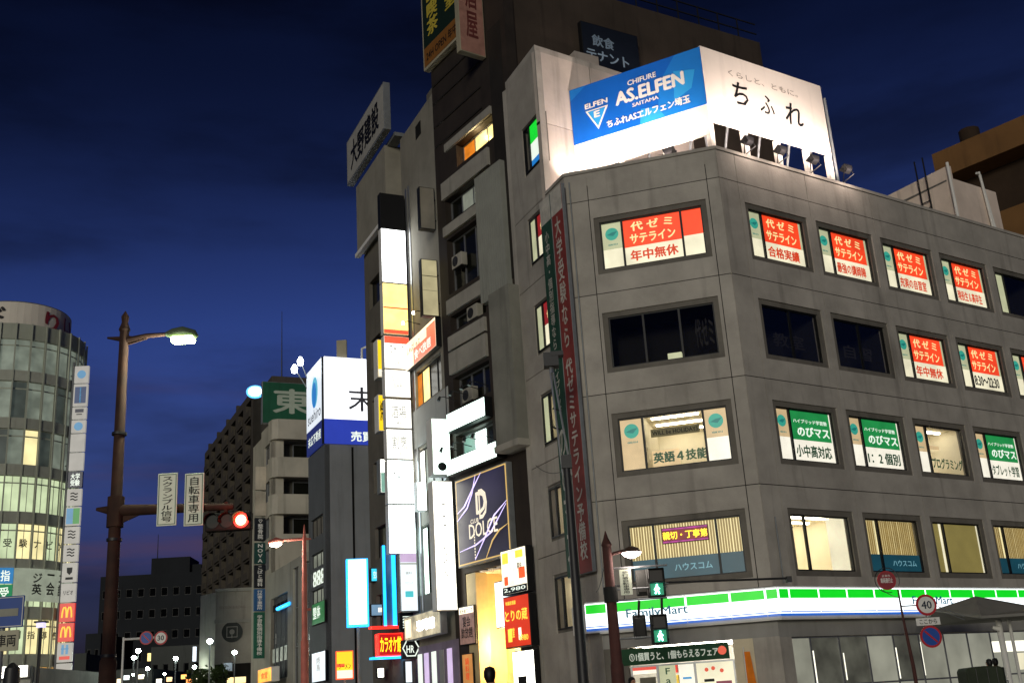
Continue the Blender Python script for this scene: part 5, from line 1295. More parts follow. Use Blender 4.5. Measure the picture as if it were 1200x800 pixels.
# ------------------------------------------------------------------ signal pole in front of the store
PY = 27.0; xp = xl(723, 780, PY)
sp = thing('signal_pole', 'rust brown signal pole with a round lamp in front of the store', 'pole', I4(xp, PY, 0))
zt = zl(712, 624, PY); P_ = lambda n_, mb, mat, par=sp: mb.build(n_, mat, par, Matrix.Identity(4))
RUST = metal('rust_brown_paint', '#4c2620', .8, 0, .4)
P_('pole', MB().tube([(xp, PY, 0), (xp, PY, .5), (xp, PY, .55), (xp, PY, 2.0), (xp, PY, 2.05), (xp, PY, zt - .35)], [.20, .20, .16, .155, .135, .11], 14), RUST)
P_('finial', MB().tube([(xp, PY, zt - .36), (xp, PY, zt - .28), (xp, PY, zt - .15), (xp, PY, zt + .05)], [.10, .13, .07, .008], 10), RUST)
zh = zl(740, 648, PY); xh = xl(740, 648, PY)
P_('lamp_arm', MB().tube([(xp, PY, zh - .05), (xp + .15, PY, zh + .02), (xh - .15, PY, zh + .08)], .04, 8), RUST)
P_('lamp_head', MB().tube([(xh, PY, zh + .17), (xh, PY, zh + .12), (xh, PY, zh + .02)], [.05, .17, .25], 18), wall('lamp_head_dark', '#4a3a30', .5))
P_('lamp_lens', MB().tube([(xh, PY, zh + .015), (xh, PY, zh - .05), (xh, PY, zh - .11)], [.235, .19, .06], 18), glow('pink_white_lens', '#ffe2da', 22, .02))
l = bpy.data.lights.new('pole_lamp_light', 'POINT'); l.energy = 60; l.color = (1, .88, .78); l.shadow_soft_size = .2
_link(bpy.data.objects.new('pole_lamp_light', l), sp, I4(xh, PY, zh - .35))
for y in (689, 664, 702):
    z = zl(745, y, PY); P_('crossbar', MB().tube([(xp - .15, PY, z), (xl(782, y, PY), PY, z)], .022, 8), GREYP)
P_('clamp', MB().tube([(xp, PY, zl(723, 702, PY) - .06), (xp, PY, zl(723, 690, PY) + .06)], .165, 14), DSIG)
a, b_ = xl(727, 690, PY), xl(741, 690, PY); z1, z0 = zl(734, 667, PY), zl(734, 697, PY)
t = thing('sign_plate', 'narrow white plate with dark vertical characters on the signal pole', 'sign', I4((a + b_) / 2, PY - .06, z0))
box('plate', PLW, t, -(b_ - a) / 2, (b_ - a) / 2, 0, .02, 0, z1 - z0, bevel=.005); text('歩行者自転車専用', INK, t, 0, (z1 - z0) / 2, (b_ - a) * .55, (z1 - z0) * .88, -.004, vert=True, bold=.01)
GMAN = glow('signal_green_man', '#9affea', 8, .03); GFLD = glow('signal_green_field', '#06a878', .55, .05); ROFF = darkglass('signal_red_off', '#1c1512', .5)
def ped_signal(label, x, ytop, ybot, Y, on=True, wpx=19):
    z1, z0 = zl(x, ytop, Y), zl(x, ybot, Y); h = z1 - z0; wd = (xl(x + wpx / 2, ytop, Y) - xl(x - wpx / 2, ytop, Y)) / 2
    t = thing('pedestrian_signal', label, 'pedestrian signal', I4(xl(x, (ytop + ybot) / 2, Y), Y, z0), 'pedestrian signals at the store corner')
    box('housing', DSIG, t, -wd, wd, -.02, .18, 0, h, bevel=.025)
    if not on:
        box('back_cover', DSIG, t, -wd * .8, wd * .8, -.06, -.02, .06, h - .06, bevel=.02); return t
    for k, mt in ((0, GFLD), (1, ROFF)):
        c = h * (.26 + .48 * k)
        box('lens', mt, t, -wd * .72, wd * .72, -.03, -.021, c - h * .2, c + h * .2)
        MB().box(-wd * .85, wd * .85, -.22, -.02, c + h * .21, c + h * .225).box(-wd * .86, -wd * .83, -.18, -.02, c - h * .1, c + h * .21).box(wd * .83, wd * .86, -.18, -.02, c - h * .1, c + h * .21).build('visor', DSIG, t)
    c = h * .26; s = h * .17
    def limb(*p, r=.018): MB().tube([(x_ * s, -.04, c + z_ * s) for x_, z_ in p], r, 6).build('walking_figure', GMAN, t)
    limb((0, .55), (-.05, -.05), r=.035); limb((-.05, -.05), (-.42, -.9)); limb((-.05, -.05), (.25, -.45), (.4, -.95)); limb((0, .45), (-.4, .05), (-.5, -.15)); limb((0, .45), (.4, .15), (.5, .0))
    MB().disc(.05 * s, c + .85 * s, .2 * s, -.05, -.035, 12).build('walking_figure', GMAN, t)
    return t
ped_signal('upper pedestrian signal showing a green walking figure, beside the store pole', 769, 665, 699, PY, True, 21)
ped_signal('lower pedestrian signal showing a green walking figure, over the entrance', 773, 719, 754, PY - .8, True, 20)
ped_signal('upper dark signal box seen from behind, next to the narrow white plate', 754, 667, 697, PY + .3, False, 17)
ped_signal('lower dark signal box seen from behind, in front of the store sign', 750, 720, 748, PY + .4, False, 15)
P_('drop_bar', MB().tube([(xl(773, 700, PY), PY - .4, zl(773, 702, PY)), (xl(773, 722, PY), PY - .5, zl(773, 722, PY))], .03, 8), DSIG)
P_('drop_bar', MB().tube([(xl(750, 700, PY), PY + .3, zl(750, 702, PY)), (xl(750, 722, PY), PY + .4, zl(750, 722, PY))], .03, 8), DSIG)
P_('lower_bar', MB().tube([(xp, PY, zl(730, 748, PY)), (xl(770, 748, PY), PY - .3, zl(770, 746, PY))], .025, 8), GREYP)
# long bracket arm across the facade
ar = thing('bracket_arm', 'thin dark bracket arm across the office front above the store sign', 'bracket', I4(xl(783, 684, 31), 31, zl(783, 684, 31)))
MB().tube([Vector((xl(783, 682, 31), 31, zl(783, 682, 31))), Vector((xl(925, 677, 31), 31, zl(925, 677, 31)))], .03, 8).build('rod', DARKP, ar, Matrix.Identity(4)); MB().box(xl(921, 677, 31), xl(927, 677, 31), 30.9, 31.1, zl(924, 682, 31), zl(924, 675, 31)).build('end_box', DARKP, ar, Matrix.Identity(4))
MB().tube([Vector((xl(783, 682, 31), 31, zl(783, 682, 31))), Vector((xp, PY, zl(723, 686, PY)))], .03, 8).build('stay', DARKP, ar, Matrix.Identity(4))

# dark slender pole with a box on top
UY = 33.0; ux = xl(674, 700, UY); uz = zl(646, 432, UY)
up_ = thing('utility_pole', 'dark slender pole topped by two struts and a small box head', 'pole', I4(ux, UY, 0))
U_ = lambda n_, mb, mat: mb.build(n_, mat, up_, Matrix.Identity(4))
zk = zl(664, 545, UY); xt = xl(646, 432, UY); xk = xl(664, 545, UY)
U_('pole', MB().tube([(ux + .05, UY, 0), (ux + .05, UY, 3), (xk, UY, zk)], [.17, .15, .11], 12), DARKP)
for dx in (-.13, .13): U_('strut', MB().tube([(xk + dx, UY, zk - .3), (xt + dx * .3, UY, uz)], .032, 8), metal('bare_steel', '#a9aaa4', .35, .8))
U_('box_head', MB().box(xt - .22, xt + .24, UY - .2, UY + .2, uz + .05, uz + .48), DARKP); U_('box_visor', MB().box(xt + .0, xt + .4, UY - .22, UY + .1, uz + .36, uz + .5), DARKP)
U_('junction_box', MB().box(xk - .16, xk + .16, UY - .14, UY + .1, zk - .1, zk + .3), DARKP); U_('neck', MB().tube([(xt, UY, uz - .15), (xt, UY, uz + .1)], .07, 8), metal('bare_steel', '#a9aaa4'))
for y in (478, 500): U_('spreader', MB().tube([(xl(652, y, UY) - .12, UY, zl(652, y, UY)), (xl(652, y, UY) + .14, UY, zl(652, y, UY) - .1)], .025, 6), DARKP)

# ------------------------------------------------------------------ round road signs at the right
SY = 33.0
RR = wall('sign_red', '#b0202a', .45, .1, 4, .1, 0, 0); SBL = wall('sign_blue', '#1d4a9c', .45, .1, 4, .1, 0, 0); SWH = wall('sign_white', '#d8d6d0', .45, .1, 4, .1, 0, 0); NBK = wall('numeral_ink', '#1c2a3c', .5)
pz = zl(1056, 722, SY); px_ = xl(1072, 795, SY)
pole = thing('sign_pole', 'thin red brown sign pole in front of the store windows', 'pole', I4(px_, SY, 0))
MB().tube([(px_ + .02, SY, 0), (px_ + .02, SY, 1.6), (xl(1058, 722, SY), SY, pz), (xl(1052, 690, SY), SY, zl(1052, 690, SY))], [.06, .055, .035, .02], 10).build('shaft', RUST, pole, Matrix.Identity(4))
zb_ = zl(1084, 708, SY); MB().tube([(xl(1058, 715, SY), SY + .05, zb_), (xl(1084, 708, SY), SY + .05, zb_)], .02, 6).build('bracket', GREYP, pole, Matrix.Identity(4))
def round_sign(label, x, y, Y, dpx, kind, group=None):
    c = at(x, y, Y); r = (xl(x + dpx / 2, y, Y) - xl(x - dpx / 2, y, Y)) / 2
    t = thing('road_sign', label, 'road sign', I4(c.x, c.y - .08, c.z), group)
    MB().disc(0, 0, r, 0, .02, 32).build('disc', RR, t)
    if kind == 'nopark':
        MB().disc(0, 0, r * .80, -.006, -.001, 32).build('blue_field', SBL, t); a = r * .74
        MB().prism_y([(-a * .78, a * .62), (-a * .62, a * .78), (a * .78, -a * .62), (a * .62, -a * .78)], -.012, -.007).build('red_bar', RR, t)
    elif kind == 'backring':
        MB().disc(0, 0, r * .92, -.005, -.001, 32).build('field', wall('dull_red', '#8c2c34', .5), t); text('車両通行止', SWH, t, 0, 0, r * 1.3, r * .55, -.009, bold=.03)
        text('止まれ', SWH, t, 0, r * .5, r * .9, r * .24, -.009)
        pts = [(r * 1.3 * math.cos(rad(a)), -.05, r * 1.3 * math.sin(rad(a))) for a in range(-30, 300, 15)]
        MB().tube(pts, .012, 5).build('wire_ring', DARKP, t)
    else:
        MB().disc(0, 0, r * .78, -.006, -.001, 32).build('white_field', SWH, t); text(kind, NBK, t, 0, 0, r * 1.0, r * .75, -.01, bold=.02)
    MB().box(-.03, .03, .021, .12, -r * .5, r * .5).build('clamp', GREYP, t)
    return t
round_sign('round speed limit 40 sign with red rim, right of the thin pole', 1084.5, 708.5, SY, 24.5, '40')
round_sign('round blue and red no parking sign under the speed limit 40 sign', 1090, 745.5, SY, 25.5, 'nopark')
round_sign('dull red round sign inside a wire ring on the thin pole', 1038, 680, SY, 22, 'backring')
c = at(1087, 728, SY); t = thing('sign_plate', 'small white plate between the speed limit and no parking signs', 'sign', I4(c.x, c.y - .06, c.z - .1))
box('plate', SWH, t, -.34, .34, 0, .02, 0, .21, bevel=.005); text('ここから', INK, t, 0, .105, .5, .13, -.004)
MB().tube([(xl(1084, 708, SY), SY + .05, zb_ + .2), (xl(1090, 745, SY), SY + .05, zl(1090, 757, SY))], .018, 6).build('hanger', GREYP, pole, Matrix.Identity(4))

# canopy on a post with spotlight
CY = 35.2; ca = at(1143, 698, CY); e0_, e1_ = xl(1094, 716, CY), xl(1220, 722, CY)
zE = zl(1143, 724, CY)
can = thing('canopy', 'grey hipped canopy on a pale post at the right edge', 'canopy', I4(xl(1176, 760, CY), CY, 0))
CANM = wall('canopy_grey', '#77756f', .8, .2, .7, .2, .1)
mb = MB(); d0, d1 = CY - 1.3, CY + 1.5; zlft = zl(1094, 714, CY)
mb.v += [(e0_, d0 + 1.3, zlft), (e1_, d0, zE), (e1_, d1, zE), (e0_ + .1, d1, zE), (ca.x, CY, ca.z), (e1_, CY, zl(1205, 712, CY)), (e0_ + .9, d0, zE), (e0_, d0 + 1.3, zlft - .06), (e1_, d0, zE - .08), (e1_, d1, zE - .08), (e0_ + .1, d1, zE - .08), (e0_ + .9, d0, zE - .08)]
mb.f += [(6, 1, 5, 4), (0, 6, 4), (3, 0, 4), (2, 3, 4, 5), (1, 2, 5), (7, 11, 6, 0), (11, 8, 1, 6), (8, 9, 2, 1), (9, 10, 3, 2), (10, 7, 0, 3), (7, 10, 9, 8, 11)]
mb.build('roof', CANM, can, Matrix.Identity(4))
xpz = xl(1176, 760, CY)
MB().tube([(xpz, CY, 0), (xpz, CY, zE - .05)], .09, 12).build('post', WHITE, can, Matrix.Identity(4)); MB().tube([(xpz + .45, CY + .3, 0), (xpz + .45, CY + .3, zE - .05)], .05, 10).build('post', WHITE, can, Matrix.Identity(4))
MB().tube([(xpz - .25, CY - .1, zE - .3), (xpz - .05, CY - .1, zE - .36)], [.05, .09], 10).build('spotlight', WHITE, can, Matrix.Identity(4))
for dz in (0, .06): MB().tube([at(1099, 710 + dz * 60, CY - 1.4), at(1130, 722 + dz * 60, CY - 1.4)], .014, 6).build('gutter_rod', ALU, can, Matrix.Identity(4))

# ------------------------------------------------------------------ right-hand roofscape
RH = FR.out(-2.2); u0 = RH.px(1036, 225)[0]
pent = thing('roof_penthouse', 'pale rooftop plant room with a ladder on the office roof', 'roof structure', RH.M @ I4(u0, 0, PAR - .5))
PINKW = wall('floodlit_pink_render', '#dccabb', .85, .2, .6, .25, .1)  # pink floodlight on the pale wall is put into its colour
p0 = RH.w(RH.px(1120, 240)[0], 0, 0); zP = RH.px(1105, 192)[1]
PF = Face(p0.x, p0.y, -57)                          # wall turned towards the billboard
uL = PF.px(1036, 222)[0]
MB().box(uL, 0, 0, .2, PAR - .5, zP).build('wall', PINKW, pent, PF.M); PR = Face(p0.x, p0.y, 34.25)
box('wall', PINKW, pent, .0, 3.4, .02, .2, PAR - .5, zP - .6, PR.M); box('roof', ROOF, pent, 0, 3.4, .21, 4, zP - .7, zP - .62, PR.M)
MB().tube([PF.w(.04, -.08, PAR), PF.w(.04, -.08, zP + .1)], .07, 8).build('corner_pipe', WHITE, pent, Matrix.Identity(4))
mb = MB(); ula = PF.px(1078, 220)[0]
for dx in (0, .45): mb.box(ula + dx, ula + dx + .05, -.12, -.07, PAR - .2, zP + .9)
for k in range(10): mb.box(ula, ula + .5, -.11, -.08, PAR + k * .32, PAR + .04 + k * .32)
tag(mb.build('ladder', DARKP, pent, PF.M))
u_, z_ = PR.px(1142, 204)
MB().tube([PR.w(u_, -.1, z_), PR.w(u_ + .25, -.1, z_ - .05), PR.w(u_ + .5, -.1, PAR + .3)], .06, 8).build('bent_pipe', WHITE, pent, Matrix.Identity(4)); MB().tube([PR.w(u_ + .2, -.1, z_ + .1), PR.w(u_ + .75, -.1, PAR + .2)], .06, 8).build('bent_pipe', WHITE, pent, Matrix.Identity(4))
# neighbour with a deep lit eave, far right
oa = at(1100, 210, 56); OF_ = Face(oa.x, oa.y, -48.3)
nb = thing('neighbour_building', 'ochre lit building with a deep eave behind the office roof', 'building', OF_.M)
OCH = wall('ochre_render', '#7d5a34', .85, .2, .5, .2, .1); OCHD = wall('ochre_dark', '#3a2c20', .9)  # eave light and the shade beneath it are put into these two tones
ul_, zt_ = OF_.px(1105, 188)
ur_ = OF_.px(1235, 130)[0]
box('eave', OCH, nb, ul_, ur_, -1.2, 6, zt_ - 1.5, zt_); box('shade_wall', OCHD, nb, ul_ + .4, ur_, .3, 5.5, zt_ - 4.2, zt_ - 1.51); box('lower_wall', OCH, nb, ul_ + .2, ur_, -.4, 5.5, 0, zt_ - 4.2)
MB().tube([(ul_ + 1.5, .5, zt_), (ul_ + 1.5, .5, zt_ + 1.3)], .55, 10).build('water_tank', OCHD, nb)

# ------------------------------------------------------------------ signs low on the left
BY = 17.0
c0, c1 = xl(-6, 715, BY), xl(28, 715, BY); z1, z0 = zl(10, 698, BY), zl(10, 735, BY)
t = thing('road_sign', 'blue rectangular road sign cut by the left edge of view', 'road sign', I4((c0 + c1) / 2, BY, 0))
hw = (c1 - c0) / 2
box('panel', SBL, t, -hw, hw, 0, .02, z0, z1, bevel=.01); MB().frame(-hw + .015, hw - .015, z0 + .015, z1 - .015, .012, -.004, -.001).build('border', SWH, t); box('white_bar', wall('bar_grey', '#9a9a8c', .5), t, -hw * .9, hw * .62, -.005, -.001, z0 + (z1 - z0) * .36, z0 + (z1 - z0) * .6)
MB().tube([(-hw * .5, .06, 0), (-hw * .5, .06, z1)], .04, 10).build('post', GREYP, t)
z1b, z0b = zl(10, 738, BY), zl(10, 762, BY)
t2 = thing('sign_plate', 'cream plate with one dark character under the blue road sign', 'sign', I4((c0 + c1) / 2, BY, z0b))
box('plate', wall('plate_cream', '#c9c4a8', .5), t2, -hw, hw * .78, 0, .02, 0, z1b - z0b, bevel=.006); text('車両', INK, t2, -hw * .05, (z1b - z0b) / 2, hw * 1.3, (z1b - z0b) * .6, -.004, bold=.02)
NY = 60.0
ns = at(172, 747, NY); pole = thing('sign_pole', 'grey L shaped pole carrying two round signs down the street', 'pole', I4(xl(143, 790, NY), NY, 0))
xq = xl(143, 790, NY); zq = ns.z
MB().tube([(xq, NY, 0), (xq, NY, zq + .1), (xq + .05, NY, zq), (xl(194, 747, NY), NY, zq)], .06, 8).build('shaft', WHITE, pole, Matrix.Identity(4))
round_sign('small round no parking sign on the L shaped pole', 172, 747, NY, 15.5, 'nopark'); round_sign('small round speed limit 30 sign on the L shaped pole', 189, 747, NY, 15.5, '30')
dl = thing('lamp_post', 'slim dark post topped by a small lantern near the round building', 'lamp post', I4(xl(45, 780, 40), 40, 0))
zq = zl(45, 735, 40)
MB().tube([(0, 0, 0), (0, 0, zq)], .06, 8).build('post', DARKP, dl); box('lantern', glow('lilac_lantern', '#c8c0f0', 1.5), dl, -.12, .12, -.12, .12, zq, zq + .16); box('lantern_cap', DARKP, dl, -.2, .2, -.16, .16, zq + .16, zq + .22)
bz = zl(14, 776, 22); dk = thing('bollard_lamp', 'dark round topped post silhouetted at the lower left', 'post', I4(xl(14, 790, 22), 22, 0))
MB().tube([(0, 0, 0), (0, 0, bz - .5), (0, 0, bz - .45), (0, 0, bz - .1), (0, 0, bz)], [.05, .05, .16, .14, .03], 12).build('post', DARKP, dk)

# ------------------------------------------------------------------ street lamps far down the street
FLENS = glow('far_lamp_globe', '#eafff2', 90, .02)
wh = ['first', 'second', 'third', 'fourth', 'fifth', 'sixth', 'seventh', 'eighth', 'ninth', 'tenth', 'eleventh', 'twelfth', 'thirteenth']
spots = sorted([(134, 778), (157, 770), (162, 762), (173, 783), (193, 789), (206, 771), (228, 781), (246, 751), (275, 764), (156, 790), (114, 795), (182, 795)])
proto = None
for i, (x, y) in enumerate(spots):
    hor = 828 - (x - 600) * .0646
    Y = 5.6 * F_PX / (hor - y) / .95; c = at(x, y, Y)
    g = thing('street_lamp', 'distant white globe lamp, %s from the left down the street' % wh[i], 'street lamp', I4(c.x, c.y, 0), 'far street lamps')
    rr = .20 if y < 785 else .14
    if proto is None:
        proto = (MB().tube([(0, 0, 0), (0, 0, 1)], [.07, .045], 8).mesh('post', GREYP), MB().tube([(0, 0, -.8), (0, 0, -.6), (0, 0, 0), (0, 0, .6), (0, 0, .8)], [.1, .6, 1, .6, .1], 12).mesh('globe', FLENS))
    o = bpy.data.objects.new('post', proto[0]); _link(o, g, I4(c.x, c.y, 0) @ Matrix.Diagonal((1, 1, c.z - rr * .7, 1)))
    o = bpy.data.objects.new('globe', proto[1]); _link(o, g, Matrix.Translation(c) @ Matrix.Diagonal((rr, rr, rr, 1)))
far = Face(*at(150, 790, 95).xy, 10)
for x0, y0, x1, y1, col_, lab in ((266, 793, 289, 800, '#ffe0a0', 'yellow and white lit shop sign below the round emblem'), (226, 757, 231, 775, '#e8f4ff', 'narrow white lit sign at the edge of the pale far building'), (262, 776, 273, 786, '#8898a8', 'small grey blue notice sign near the emblem wall')):
    f = Face(*at((x0 + x1) / 2, y0, 92).xy, 10); sign(lab, f, (x0, y0), (x1, y1), glow('far_sign_' + col_[1:], col_, 1.6 if col_ != '#8898a8' else .4), depth=.3)

# ------------------------------------------------------------------ street trees
def tree(label, x, Y, h, cr, nleaf=1500, seed=1):
    rnd_ = random.Random(seed); p = at(x, 790, Y)
    t = thing('street_tree', label, 'tree', I4(p.x, Y, 0), 'street trees')
    BK = wall('bark', '#3b3026', .9); mb = MB().tube([(0, 0, 0), (.05, 0, h * .3), (-.05, .05, h * .55), (0, 0, h * .8)], [.16, .12, .09, .03], 8)
    cl_ = []
    for k in range(16):
        a = rnd_.uniform(0, 6.28); zz = h * rnd_.uniform(.45, .92); r = cr * rnd_.uniform(.3, .95) * (1 - abs(zz / h - .62))
        q = Vector((r * math.cos(a), r * math.sin(a), zz)); cl_.append((q, rnd_.uniform(.35, .7) * cr * .6)); mb.tube([(0, 0, zz * .72), q * .6 + Vector((0, 0, zz * .38)), q], [.05, .03, .012], 5)
    mb.build('trunk', BK, t)
    LF = wall('leaf', '#33421f', .6, .5, 4, 0, 0, 0); mb = MB()
    for _ in range(nleaf):
        q, r = rnd_.choice(cl_); d = Vector((rnd_.gauss(0, 1), rnd_.gauss(0, 1), rnd_.gauss(0, .8))).normalized() * r * rnd_.random() ** .4
        c = q + d; u = Vector((rnd_.gauss(0, 1), rnd_.gauss(0, 1), rnd_.gauss(0, 1))).normalized(); v = u.orthogonal().normalized(); s = rnd_.uniform(.09, .18)
        mb.poly([c - u * s, c + v * s * .5, c + u * s, c - v * s * .5])
    tag(mb.build('crown', LF, t), kind='stuff')
tree('dark leafy street tree before the emblem building', 250, 88, 5.6, 2.2, 2200, 3)
tree('smaller dark street tree right of the first, by the emblem wall', 238, 96, 5.2, 2.0, 1600, 5)
tree('low dark street tree further off behind the far lamps', 208, 118, 5.0, 2.2, 1600, 8)

# ------------------------------------------------------------------ pavements and kerbs
def pavement(face, u0, u1, wd, lift):
    struct('pavement', MB().box(u0, u1, -wd + .16, -.02, -.02, .13 + lift), PAVE, face.M)
    struct('kerb', MB().box(u0, u1, -wd, -wd + .155, -.02, .135 + lift), KERB, face.M)
pavement(FR, 3, RLEN + 20, 5.2, 0); pavement(FF, -3.5, FWID + 3.2, 9.2, .004); pavement(ST, -90, .2, 4.5, .008)
struct('pavement', MB().box(-36.5, -33, -30, 200, -.02, .13), PAVE, S)
struct('pavement', MB().box(lx - 5, lx + 1.2, LY - 2, LY + 3, -.02, .14), PAVE); struct('kerb', MB().box(lx + 1.2, lx + 1.36, LY - 2, LY + 3, -.02, .145), KERB)

# ------------------------------------------------------------------ people and the covered cart
import bmesh
SKIN = wall('skin', '#b98a6c', .6, .1, 8, 0, 0, 0); HAIR = wall('black_hair', '#12100e', .5, .2, 20, 0, 0, 0)
def skinned(name, pts, edges, mat, parent, root=0):
    me = bpy.data.meshes.new(name); bm = bmesh.new(); lay = bm.verts.layers.skin.verify(); vs = []
    for i, (x, y, z, r) in enumerate(pts):
        v = bm.verts.new((x, y, z)); v[lay].radius = (r, r); v[lay].use_root = (i == root); vs.append(v)
    for a, b_ in edges: bm.edges.new((vs[a], vs[b_]))
    bm.to_mesh(me); bm.free(); me.materials.append(mat)
    o = bpy.data.objects.new(name, me); _link(o, parent, WM[parent.name])
    o.modifiers.new('skin', 'SKIN').use_smooth_shade = True
    o.modifiers.new('subdivision', 'SUBSURF').levels = 1; o.modifiers['subdivision'].render_levels = 2
    return o
def person(label, x, y, deg, coat, legs, h=1.70, base=.13):
    t = thing('person', label, 'person', I4(x, y, base, deg), 'people on the pavement')
    k = h / 1.70
    P = [(0, 0, .92, .13), (0, 0, 1.10, .125), (0, 0, 1.28, .14), (0, 0, 1.40, .10), (0, 0, 1.47, .055), (0, -.01, 1.55, .075), (0, -.01, 1.62, .085), (0, 0, 1.67, .05)]
    E = [(i, i + 1) for i in range(7)]
    for s_ in (-1, 1):
        n = len(P); P += [(s_ * .17, 0, 1.37, .065), (s_ * .23, .02, 1.10, .045), (s_ * .24, -.06, .88, .033), (s_ * .235, -.08, .80, .035)]
        E += [(3, n), (n, n + 1), (n + 1, n + 2), (n + 2, n + 3)]
        for j in range(5):
            m_ = len(P); dy = -.10 + .0 if j == 0 else -.115 + .018 * (j - 1); dx = s_ * (-.02 if j == 0 else .0)
            ln = (.045, .075, .085, .08, .06)[j]
            P += [(s_ * .235 + dx, -.08 + (j - 2) * .018, .76, .011), (s_ * .235 + dx * 1.6, -.09 + (j - 2) * .018, .76 - ln, .009)]; E += [(n + 3, m_), (m_, m_ + 1)]
        n = len(P); st = s_ * .10
        P += [(s_ * .09, 0, .86, .085), (s_ * .10, st * .4 - .02, .48, .06), (s_ * .10, st, .10, .042), (s_ * .10, st - .14, .035, .04)]
        E += [(0, n), (n, n + 1), (n + 1, n + 2), (n + 2, n + 3)]
    P = [(a * k, b_ * k, c * k, r * k) for a, b_, c, r in P]
    skinned('body', P, E, SKIN, t)
    q = lambda L: [(a * k, b_ * k, c * k, r * k) for a, b_, c, r in L]
    skinned('jacket', q([(0, 0, .86, .165), (0, 0, 1.10, .155), (0, 0, 1.28, .165), (0, 0, 1.41, .11), (-.18, 0, 1.37, .085), (-.235, .02, 1.10, .065), (-.245, -.06, .89, .05), (.18, 0, 1.37, .085), (.235, .02, 1.10, .065), (.245, -.06, .89, .05)]), [(0, 1), (1, 2), (2, 3), (3, 4), (4, 5), (5, 6), (3, 7), (7, 8), (8, 9)], coat, t)
    skinned('trousers', q([(0, 0, .93, .14), (-.09, 0, .84, .105), (-.10, -.06, .48, .08), (-.10, -.10, .12, .065), (.09, 0, .84, .105), (.10, .02, .48, .08), (.10, .10, .12, .065)]), [(0, 1), (1, 2), (2, 3), (0, 4), (4, 5), (5, 6)], legs, t)
    mb = MB().tube([(0, .03 * k, 1.48 * k), (0, .035 * k, 1.56 * k), (0, .025 * k, 1.64 * k), (0, .015 * k, 1.70 * k), (0, .01 * k, 1.725 * k)], [.06 * k, .093 * k, .098 * k, .075 * k, .02 * k], 14); mb.build('hair', HAIR, t)
    MB().tube([(0, -.085 * k, 1.60 * k), (0, -.112 * k, 1.565 * k), (0, -.088 * k, 1.555 * k)], [.008, .014, .008], 6).build('nose', SKIN, t)
    for s_ in (-1, 1): MB().tube([(s_ * .032 * k - .01, -.088 * k, 1.605 * k), (s_ * .032 * k + .01, -.088 * k, 1.605 * k)], .007, 6).build('eye', INK, t)
    box('mouth', wall('lips', '#8a4a40', .6), t, -.02, .02, -.09 * k, -.08 * k, 1.517 * k, 1.525 * k)
    return t
COATS = [wall('navy_coat', '#1c2230', .8), wall('charcoal_coat', '#26272a', .8), wall('olive_coat', '#34362a', .8)]
TR = wall('black_trousers', '#141416', .8)
p = at(575, 797, 19.0); person('person in a dark coat walking before the tower entrance', p.x, 19.0, 160, COATS[0], TR, 1.72)
p = at(741, 798, 29.5); person('person in a dark coat behind the rust brown signal pole', p.x, 29.5, 30, COATS[1], TR, 1.62)
p = at(1158.5, 776, 36.0); person('left one of two people behind the covered cart', p.x, 36.0, -150, COATS[2], TR, 1.60)
p = at(1166, 775, 36.4); person('right one of two people behind the covered cart', p.x, 36.4, 170, COATS[1], TR, 1.62)
CYc = 33.5; x0, x1 = xl(1127, 790, CYc), xl(1171, 790, CYc); zc_ = zl(1150, 780, CYc)
cart = thing('covered_cart', 'dark green tarpaulin covered cart under the grey canopy', 'cart', I4((x0 + x1) / 2, CYc, .14))
hw = (x1 - x0) / 2; H = zc_ - .14
TARP = wall('green_tarpaulin', '#2c3424', .7, .3, 2, .2, .3)
mb = MB().prism_y([(-hw, .3), (hw, .3), (hw, H - .14), (hw - .08, H - .03), (0, H), (-hw + .06, H - .03), (-hw, H - .12)], -.4, .4); mb.build('tarpaulin', TARP, cart, bevel=.04)
box('deck', DARKP, cart, -hw - .05, hw + .05, -.42, .42, .2, .29)
for sx in (-1, 1):
    for sy in (-1, 1): MB().tube([(sx * hw * .75, sy * .3 - .03, .1), (sx * hw * .75, sy * .3 + .03, .1)], .1, 14).build('wheel', INK, cart)
MB().tube([(hw + .02, -.3, .3), (hw + .1, -.3, .95), (hw + .1, .3, .95), (hw + .02, .3, .3)], .018, 6).build('handle', ALU, cart)
for k in (-.5, .1, .6): MB().tube([(hw * k, -.41, .3), (hw * k, -.415, H - .05)], .01, 5).build('strap', DARKP, cart)

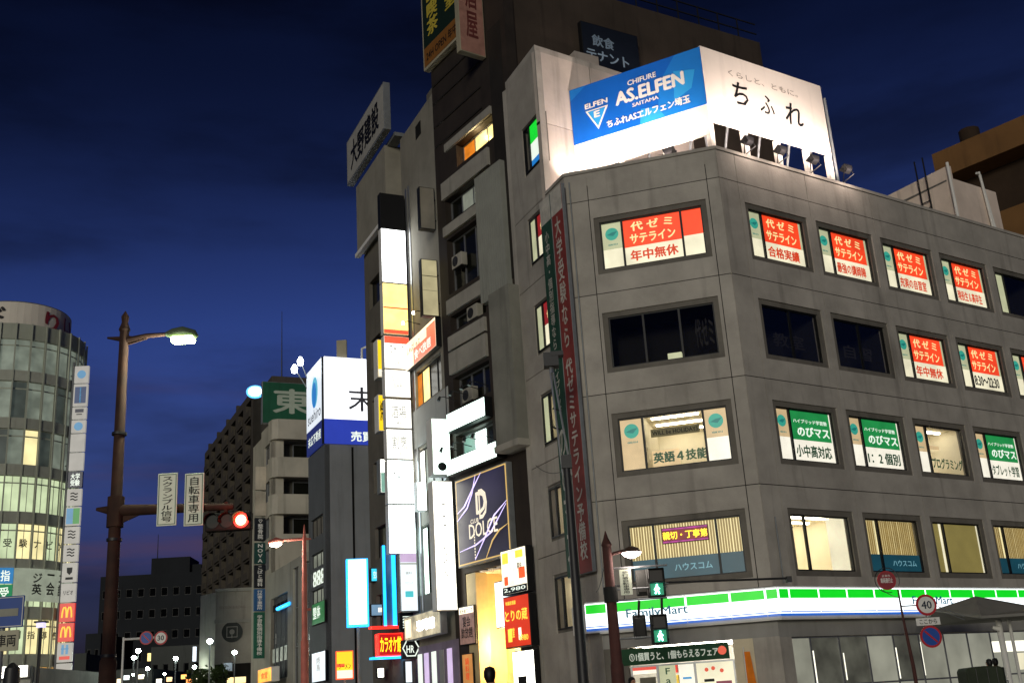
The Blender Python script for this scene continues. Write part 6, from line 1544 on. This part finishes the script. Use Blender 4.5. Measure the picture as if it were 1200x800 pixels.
# ------------------------------------------------------------------ overhead wires and wall clutter
def wire(label, a, b_, sag=.5, r=.012):
    a, b_ = Vector(a), Vector(b_); pts = [a.lerp(b_, k / 12) - Vector((0, 0, sag * 4 * (k / 12) * (1 - k / 12))) for k in range(13)]
    t = thing('overhead_wire', label, 'wire', Matrix.Translation(a)); MB().tube(pts, r, 5).build('cable', INK, t, Matrix.Identity(4))
wire('thin wire from the dark slender pole to the tower shaft', (xk, UY, zk - .1), BF.w(.1, -.02, 9.6), .25)
wire('thin wire from the signal pole up to the office corner', (xp, PY, zl(712, 640, PY)), FL.w(-.05, -.05, 4.5), .2)
wire('thin wire from the red sign pole to the store sign', (xl(1054, 700, SY), SY, zl(1054, 700, SY)), SG_R.w(4.6, -.05, 4.1), .05)
for i, (x, z, lab) in enumerate(((-4.9, 19.0, 'upper'), (-3.9, 16.35, 'middle'), (-4.6, 13.05, 'lower'))):
    g = thing('air_conditioner', lab + ' outdoor air conditioner in a window recess of the dark tower', 'air conditioner', BF.M @ I4(x, .05, z - .05), 'air conditioners on the dark tower')
    box('casing', wall('aircon_casing', '#a09c90', .6), g, 0, .8, -.1, .2, .03, .6, bevel=.02); MB().disc(.3, .31, .22, -.115, -.101, 18).build('fan_grille', DARKP, g); box('foot', DARKP, g, .05, .75, -.08, .18, 0, .03)
for z in (2.47, zm - .55, zm + 1.4):
    MB().tube([(lx, LY, z), (lx, LY, z + .05)], .135, 14).build('band', DARKP, lamp, Matrix.Identity(4))
far_spots = [(92, 792, '#fff0c8'), (99, 796, '#ffd890'), (108, 790, '#e8f8ff'), (141, 797, '#ffe0b0'), (149, 793, '#f0ffff'), (166, 792, '#ffeec0'), (187, 797, '#fff8e0'), (199, 795, '#ffc890'), (216, 792, '#ffb860'), (222, 797, '#ff9a50'), (234, 794, '#fff4d8')]
places = ['leftmost', 'second', 'third', 'fourth', 'fifth', 'sixth', 'seventh', 'eighth', 'ninth', 'tenth', 'rightmost']
for i, (x, y, c_) in enumerate(far_spots):
    f = Face(*at(x, y, 112 - i).xy, 8)
    sign('small lit shop sign far down the street, %s of its row' % places[i], f, (x - 3.2, y - 2), (x + 3.2, y + 3), glow('far_shop_%d' % i, c_, 2.2, .2), depth=.3, body=INKW, border=.01, name='shop_sign', cat='shop sign', group='small lit shop signs far down the street')
